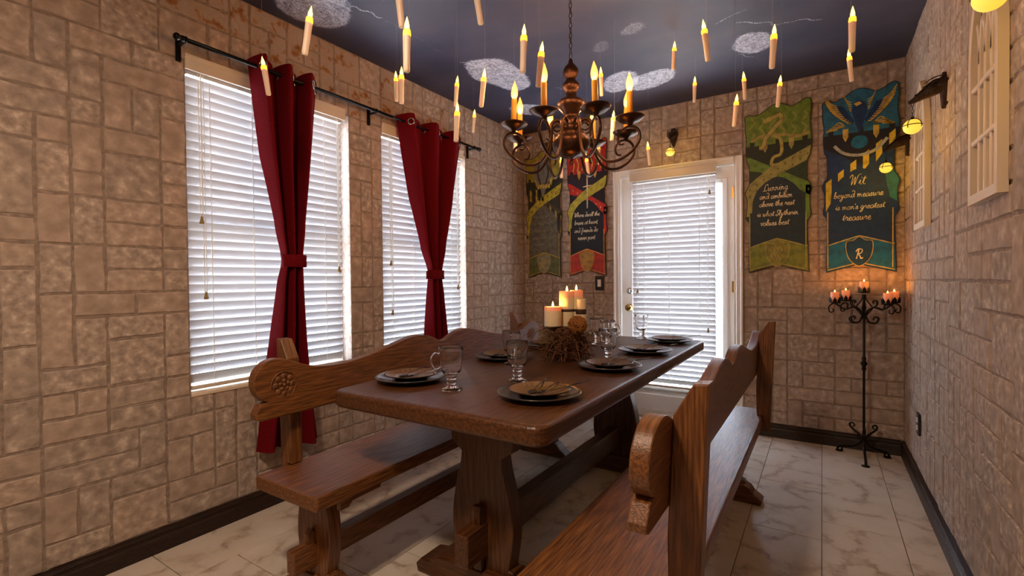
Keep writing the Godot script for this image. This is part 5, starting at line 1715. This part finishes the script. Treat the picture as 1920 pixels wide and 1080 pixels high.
func gothic(zc: float, y0: float, w: float, h: float, label: String) -> void:
	var o := thing("arched_frame", label, "window frame", Vector3(XR - 0.006, y0, zc), "arched wall frames", -PI / 2)
	# local x along the wall, +z into the room
	var outer := arch_outline(w, h)
	var inner := PackedVector2Array()
	var t := 0.032
	for q in arch_outline(w - 2 * t, h - 2.2 * t): inner.append(q + Vector2(0, t))
	var st := S()
	st.set_smooth_group(-1)
	var n := outer.size()
	var dep := 0.026
	for i in n:
		var j := (i + 1) % n
		var a := outer[i]
		var b := outer[j]
		var c := inner[j]
		var d := inner[i]
		quad(st, Vector3(a.x, a.y, dep), Vector3(d.x, d.y, dep), Vector3(c.x, c.y, dep), Vector3(b.x, b.y, dep))
		quad(st, Vector3(a.x, a.y, 0), Vector3(a.x, a.y, dep), Vector3(b.x, b.y, dep), Vector3(b.x, b.y, 0))
		quad(st, Vector3(d.x, d.y, dep), Vector3(d.x, d.y, 0), Vector3(c.x, c.y, 0), Vector3(c.x, c.y, dep))
		quad(st, Vector3(a.x, a.y, 0), Vector3(b.x, b.y, 0), Vector3(c.x, c.y, 0), Vector3(d.x, d.y, 0))
	part("outer_frame", st, M.frame_cream, o)
	var iw := w - 2 * t
	var ih := h - 2.2 * t
	for k in 3:
		st = S()
		var x := -iw / 2 + iw * (k + 1) / 4.0
		var top := t + ih * (0.60 if k != 1 else 0.62)
		prism(st, rect(x - 0.009, t - 0.005, x + 0.009, top), 0.002, 0.020, Transform3D.IDENTITY, 0.003)
		part("mullion", st, M.frame_cream, o)
	for y in [0.215, 0.40]:
		st = S()
		prism(st, rect(-iw / 2 - 0.005, y - 0.009, iw / 2 + 0.005, y + 0.009), 0.004, 0.023, Transform3D.IDENTITY, 0.003)
		part("transom", st, M.frame_cream, o)
	# crossing arcs of the tracery
	var sp := t + ih * 0.60
	var rise := ih * 0.40
	var R := (rise * rise + iw * iw / 4) / iw
	for k in 3:
		for s in [-1.0, 1.0]:
			var x0 := -iw / 2 + iw * (k + 1) / 4.0
			var a := PackedVector2Array()
			var b := PackedVector2Array()
			for i in 13:
				var an: float = 0.95 * i / 12.0
				var p := Vector2(x0 + s * (1 - cos(an)) * R, sp - 0.005 + sin(an) * R)
				var nn := Vector2(cos(an) * -s, sin(an))
				var keep := Geometry2D.is_point_in_polygon(p, inner)
				if not keep: break
				a.append(p + nn * 0.009)
				b.append(p - nn * 0.009)
			if a.size() < 3: continue
			b.reverse()
			a.append_array(b)
			st = S()
			prism(st, a, 0.004, 0.019, Transform3D.IDENTITY, 0.002)
			part("tracery", st, M.frame_cream, o)

# ---------------------------------------------------------------- standing candelabrum
func spiral(c: Vector2, r0: float, r1: float, a0: float, turns: float, n := 14) -> Array:
	var o := []
	for i in range(n + 1):
		var f := float(i) / n
		o.append(c + Vector2(cos(a0 + turns * TAU * f), sin(a0 + turns * TAU * f)) * lerpf(r0, r1, f))
	return o

func build_candelabrum() -> void:
	var o := thing("floor_candelabrum", "tall black wrought iron floor candelabrum in the far right corner", "candelabrum", Vector3(0.237, 0, -3.97))
	var st := S()
	lathe(st, V([0.0, 0.16, 0.010, 0.16, 0.0075, 0.19, 0.0075, 0.59, 0.014, 0.605, 0.010, 0.62, 0.021, 0.64, 0.010, 0.66, 0.014, 0.675, 0.0075, 0.69, 0.0075, 1.10, 0.0, 1.10]), 14)
	part("pole", st, M.iron, o)
	for a in [PI * 0.5, PI * 0.5 + TAU / 3, PI * 0.5 - TAU / 3]:
		var d := Vector3(cos(a), 0, sin(a))
		if d.z < -0.2: d = Vector3(d.x, 0, -0.62).normalized()
		st = S()
		var P := func(r: float, y: float) -> Vector3: return d * r + Vector3(0, y, 0)
		var path := [P.call(0.055, 0.175), P.call(0.075, 0.195), P.call(0.09, 0.185), P.call(0.085, 0.165)]
		path = [P.call(0.072, 0.196), P.call(0.060, 0.210), P.call(0.078, 0.222), P.call(0.094, 0.206), P.call(0.075, 0.182), P.call(0.03, 0.155), P.call(0.012, 0.13), P.call(0.03, 0.09), P.call(0.075, 0.06), P.call(0.125, 0.045), P.call(0.165, 0.03), P.call(0.178, 0.008), P.call(0.155, 0.006), P.call(0.145, 0.025), P.call(0.16, 0.034)]
		tube(st, smooth3(path, 5), [0.004, 0.0065, 0.008, 0.0075, 0.006], 8)
		var leg := part("leg", st, M.iron, o)
		st = S()
		lathe(st, V([0.0, 0.0, 0.024, 0.0, 0.024, 0.004, 0.010, 0.008, 0.0, 0.008]), 16, Transform3D(Basis(), P.call(0.165, 0.0)))
		part("foot_pad", st, M.iron, leg)
	# centre diamond and scrolls, four arms and the middle cup
	st = S()
	ball(st, Vector3(0, 1.018, 0), Vector3(0.013, 0.013, 0.013), 12, 8)
	for s in [0, 1, 2, 3]:
		var d := Vector3(cos(s * PI / 2 + 0.25), 0, sin(s * PI / 2 + 0.25))
		tube(st, smooth3([d * 0.008 + Vector3(0, 1.105, 0), d * 0.012 + Vector3(0, 1.07, 0), d * 0.038 + Vector3(0, 1.03, 0), d * 0.046 + Vector3(0, 1.012, 0), d * 0.028 + Vector3(0, 0.985, 0), d * 0.008 + Vector3(0, 0.955, 0)], 5), 0.004, 6)
	part("diamond_cage", st, M.iron, o)
	var ends := [[-0.163, 1.045, 0.045], [-0.098, 1.055, -0.075], [0.118, 1.040, 0.075], [0.163, 1.048, -0.045]]
	for e in ends:
		var d := Vector3(e[0], 0, e[2])
		var len := d.length()
		d /= len
		st = S()
		var P := func(r: float, y: float) -> Vector3: return d * r + Vector3(0, y, 0)
		tube(st, smooth3([P.call(0.008, 0.94), P.call(0.02, 0.99), P.call(0.06, 1.018), P.call(0.11, 1.005), P.call(len - 0.015, 1.035), P.call(len + 0.01, 1.043), P.call(len + 0.035, 1.02), P.call(len + 0.03, 0.985), P.call(len + 0.008, 0.99), P.call(len + 0.012, 1.008)], 5), [0.0055, 0.005, 0.0045, 0.0035], 7)
		tube(st, smooth3([P.call(0.05, 1.014), P.call(0.075, 1.035), P.call(0.075, 1.06), P.call(0.055, 1.062), P.call(0.056, 1.045)], 5), 0.0035, 6)
		var arm := part("arm", st, M.iron, o)
		st = S()
		tube(st, smooth3([P.call(0.012, 0.955), P.call(0.03, 0.92), P.call(0.07, 0.915), P.call(0.085, 0.945), P.call(0.062, 0.955), P.call(0.055, 0.935)], 5), [0.0055, 0.005, 0.003], 7)
		part("scroll", st, M.iron, arm)
		pan(arm, Vector3(e[0], e[1], e[2]))
	var mid := pan(o, Vector3(0, 1.115, 0))
	var lab := ["leftmost votive candle on the floor candelabrum", "second votive candle from the left on the floor candelabrum", "front right votive candle on the floor candelabrum", "rightmost votive candle on the floor candelabrum", "topmost votive candle in the middle of the floor candelabrum"]
	ends.append([0.0, 1.115, 0.0])
	var i := 0
	for e in ends:
		var c: Vector3 = o.position + Vector3(e[0], e[1] + 0.010, e[2])
		var k := thing("votive_candle", lab[i], "candle", c, "votive candles on the floor candelabrum")
		st = S()
		lathe(st, V([0.0, 0.0, 0.024, 0.0, 0.025, 0.002, 0.025, 0.062]), 20)
		lathe(st, V([0.025, 0.062, 0.024, 0.066, 0.0215, 0.064, 0.020, 0.050, 0.0, 0.048]), 20)
		part("wax_body", st, M.votive if M.has("votive") else votive_mat(), k)
		st = S()
		lathe(st, V([0.0, 0.0, 0.003, 0.002, 0.005, 0.008, 0.004, 0.016, 0.0, 0.026]), 10, Transform3D(Basis(), Vector3(0, 0.056, 0)))
		part("flame", st, M.wick_flame, k)
		omni(Vector3(0, 0.062, 0), Color(1.0, 0.64, 0.28), 0.018, 0.005, k)
		i += 1

func votive_mat() -> Material:
	M.votive = M.wax_top
	return M.votive

func pan(parent: Node, c: Vector3) -> MeshInstance3D:
	var st := S()
	lathe(st, V([0.0, -0.004, 0.03, 0.0, 0.036, 0.006, 0.034, 0.007, 0.028, 0.004, 0.0, 0.003]), 18, Transform3D(Basis(), c))
	for k in 8: # leafy crown around the candle
		var a := TAU * k / 8
		var d := Vector3(cos(a), 0, sin(a))
		var t := Vector3(-sin(a), 0, cos(a))
		prism(st, PackedVector2Array([Vector2(-0.010, 0.0), Vector2(0.010, 0.0), Vector2(0.011, 0.018), Vector2(0.0, 0.038), Vector2(-0.011, 0.018)]), 0.0, 0.0015, Transform3D(Basis(t, Vector3.UP + d * 0.12, d), c + d * 0.030 + Vector3(0, 0.004, 0)), 0.0)
	return part("candle_cup", st, M.iron, parent)

# ---------------------------------------------------------------- small fittings
func build_small_fittings() -> void:
	var o := thing("light_switch", "light switch with a dark mottled plate left of the door", "light switch", Vector3(-1.727, 1.188, ZB + 0.012))
	var st := S()
	prism(st, rrect(-0.042, -0.066, 0.042, 0.066, 0.006, 3), -0.006, 0.006, Transform3D.IDENTITY, 0.003)
	part("plate", st, M.rustplate, o)
	st = S()
	prism(st, PackedVector2Array([Vector2(0.004, -0.034), Vector2(0.011, -0.030), Vector2(0.007, 0.0), Vector2(0.009, 0.034), Vector2(0.004, 0.034)]), -0.017, 0.017, Transform3D(Basis(Vector3(0, 0, 1), Vector3(0, 1, 0), Vector3(-1, 0, 0)), Vector3.ZERO), 0.001)
	part("rocker", st, M.white, o)
	o = thing("wall_outlet", "dark framed electrical outlet low on the right wall", "outlet", Vector3(XR - 0.012, 0.377, -3.55), "", -PI / 2)
	st = S()
	prism(st, rrect(-0.038, -0.062, 0.038, 0.062, 0.006, 3), -0.006, 0.006, Transform3D.IDENTITY, 0.003)
	part("plate", st, M.rustplate, o)
	for y in [-0.022, 0.022]:
		st = S()
		prism(st, rrect(-0.016, y - 0.014, 0.016, y + 0.014, 0.008, 3), 0.004, 0.008, Transform3D.IDENTITY, 0.001)
		var p := part("socket", st, M.white, o)
		st = S()
		for x in [-0.006, 0.006]: box(st, Vector3(x, y + 0.002, 0.008), Vector3(0.002, 0.008, 0.001), 0.0)
		part("slots", st, M.black_metal, p)
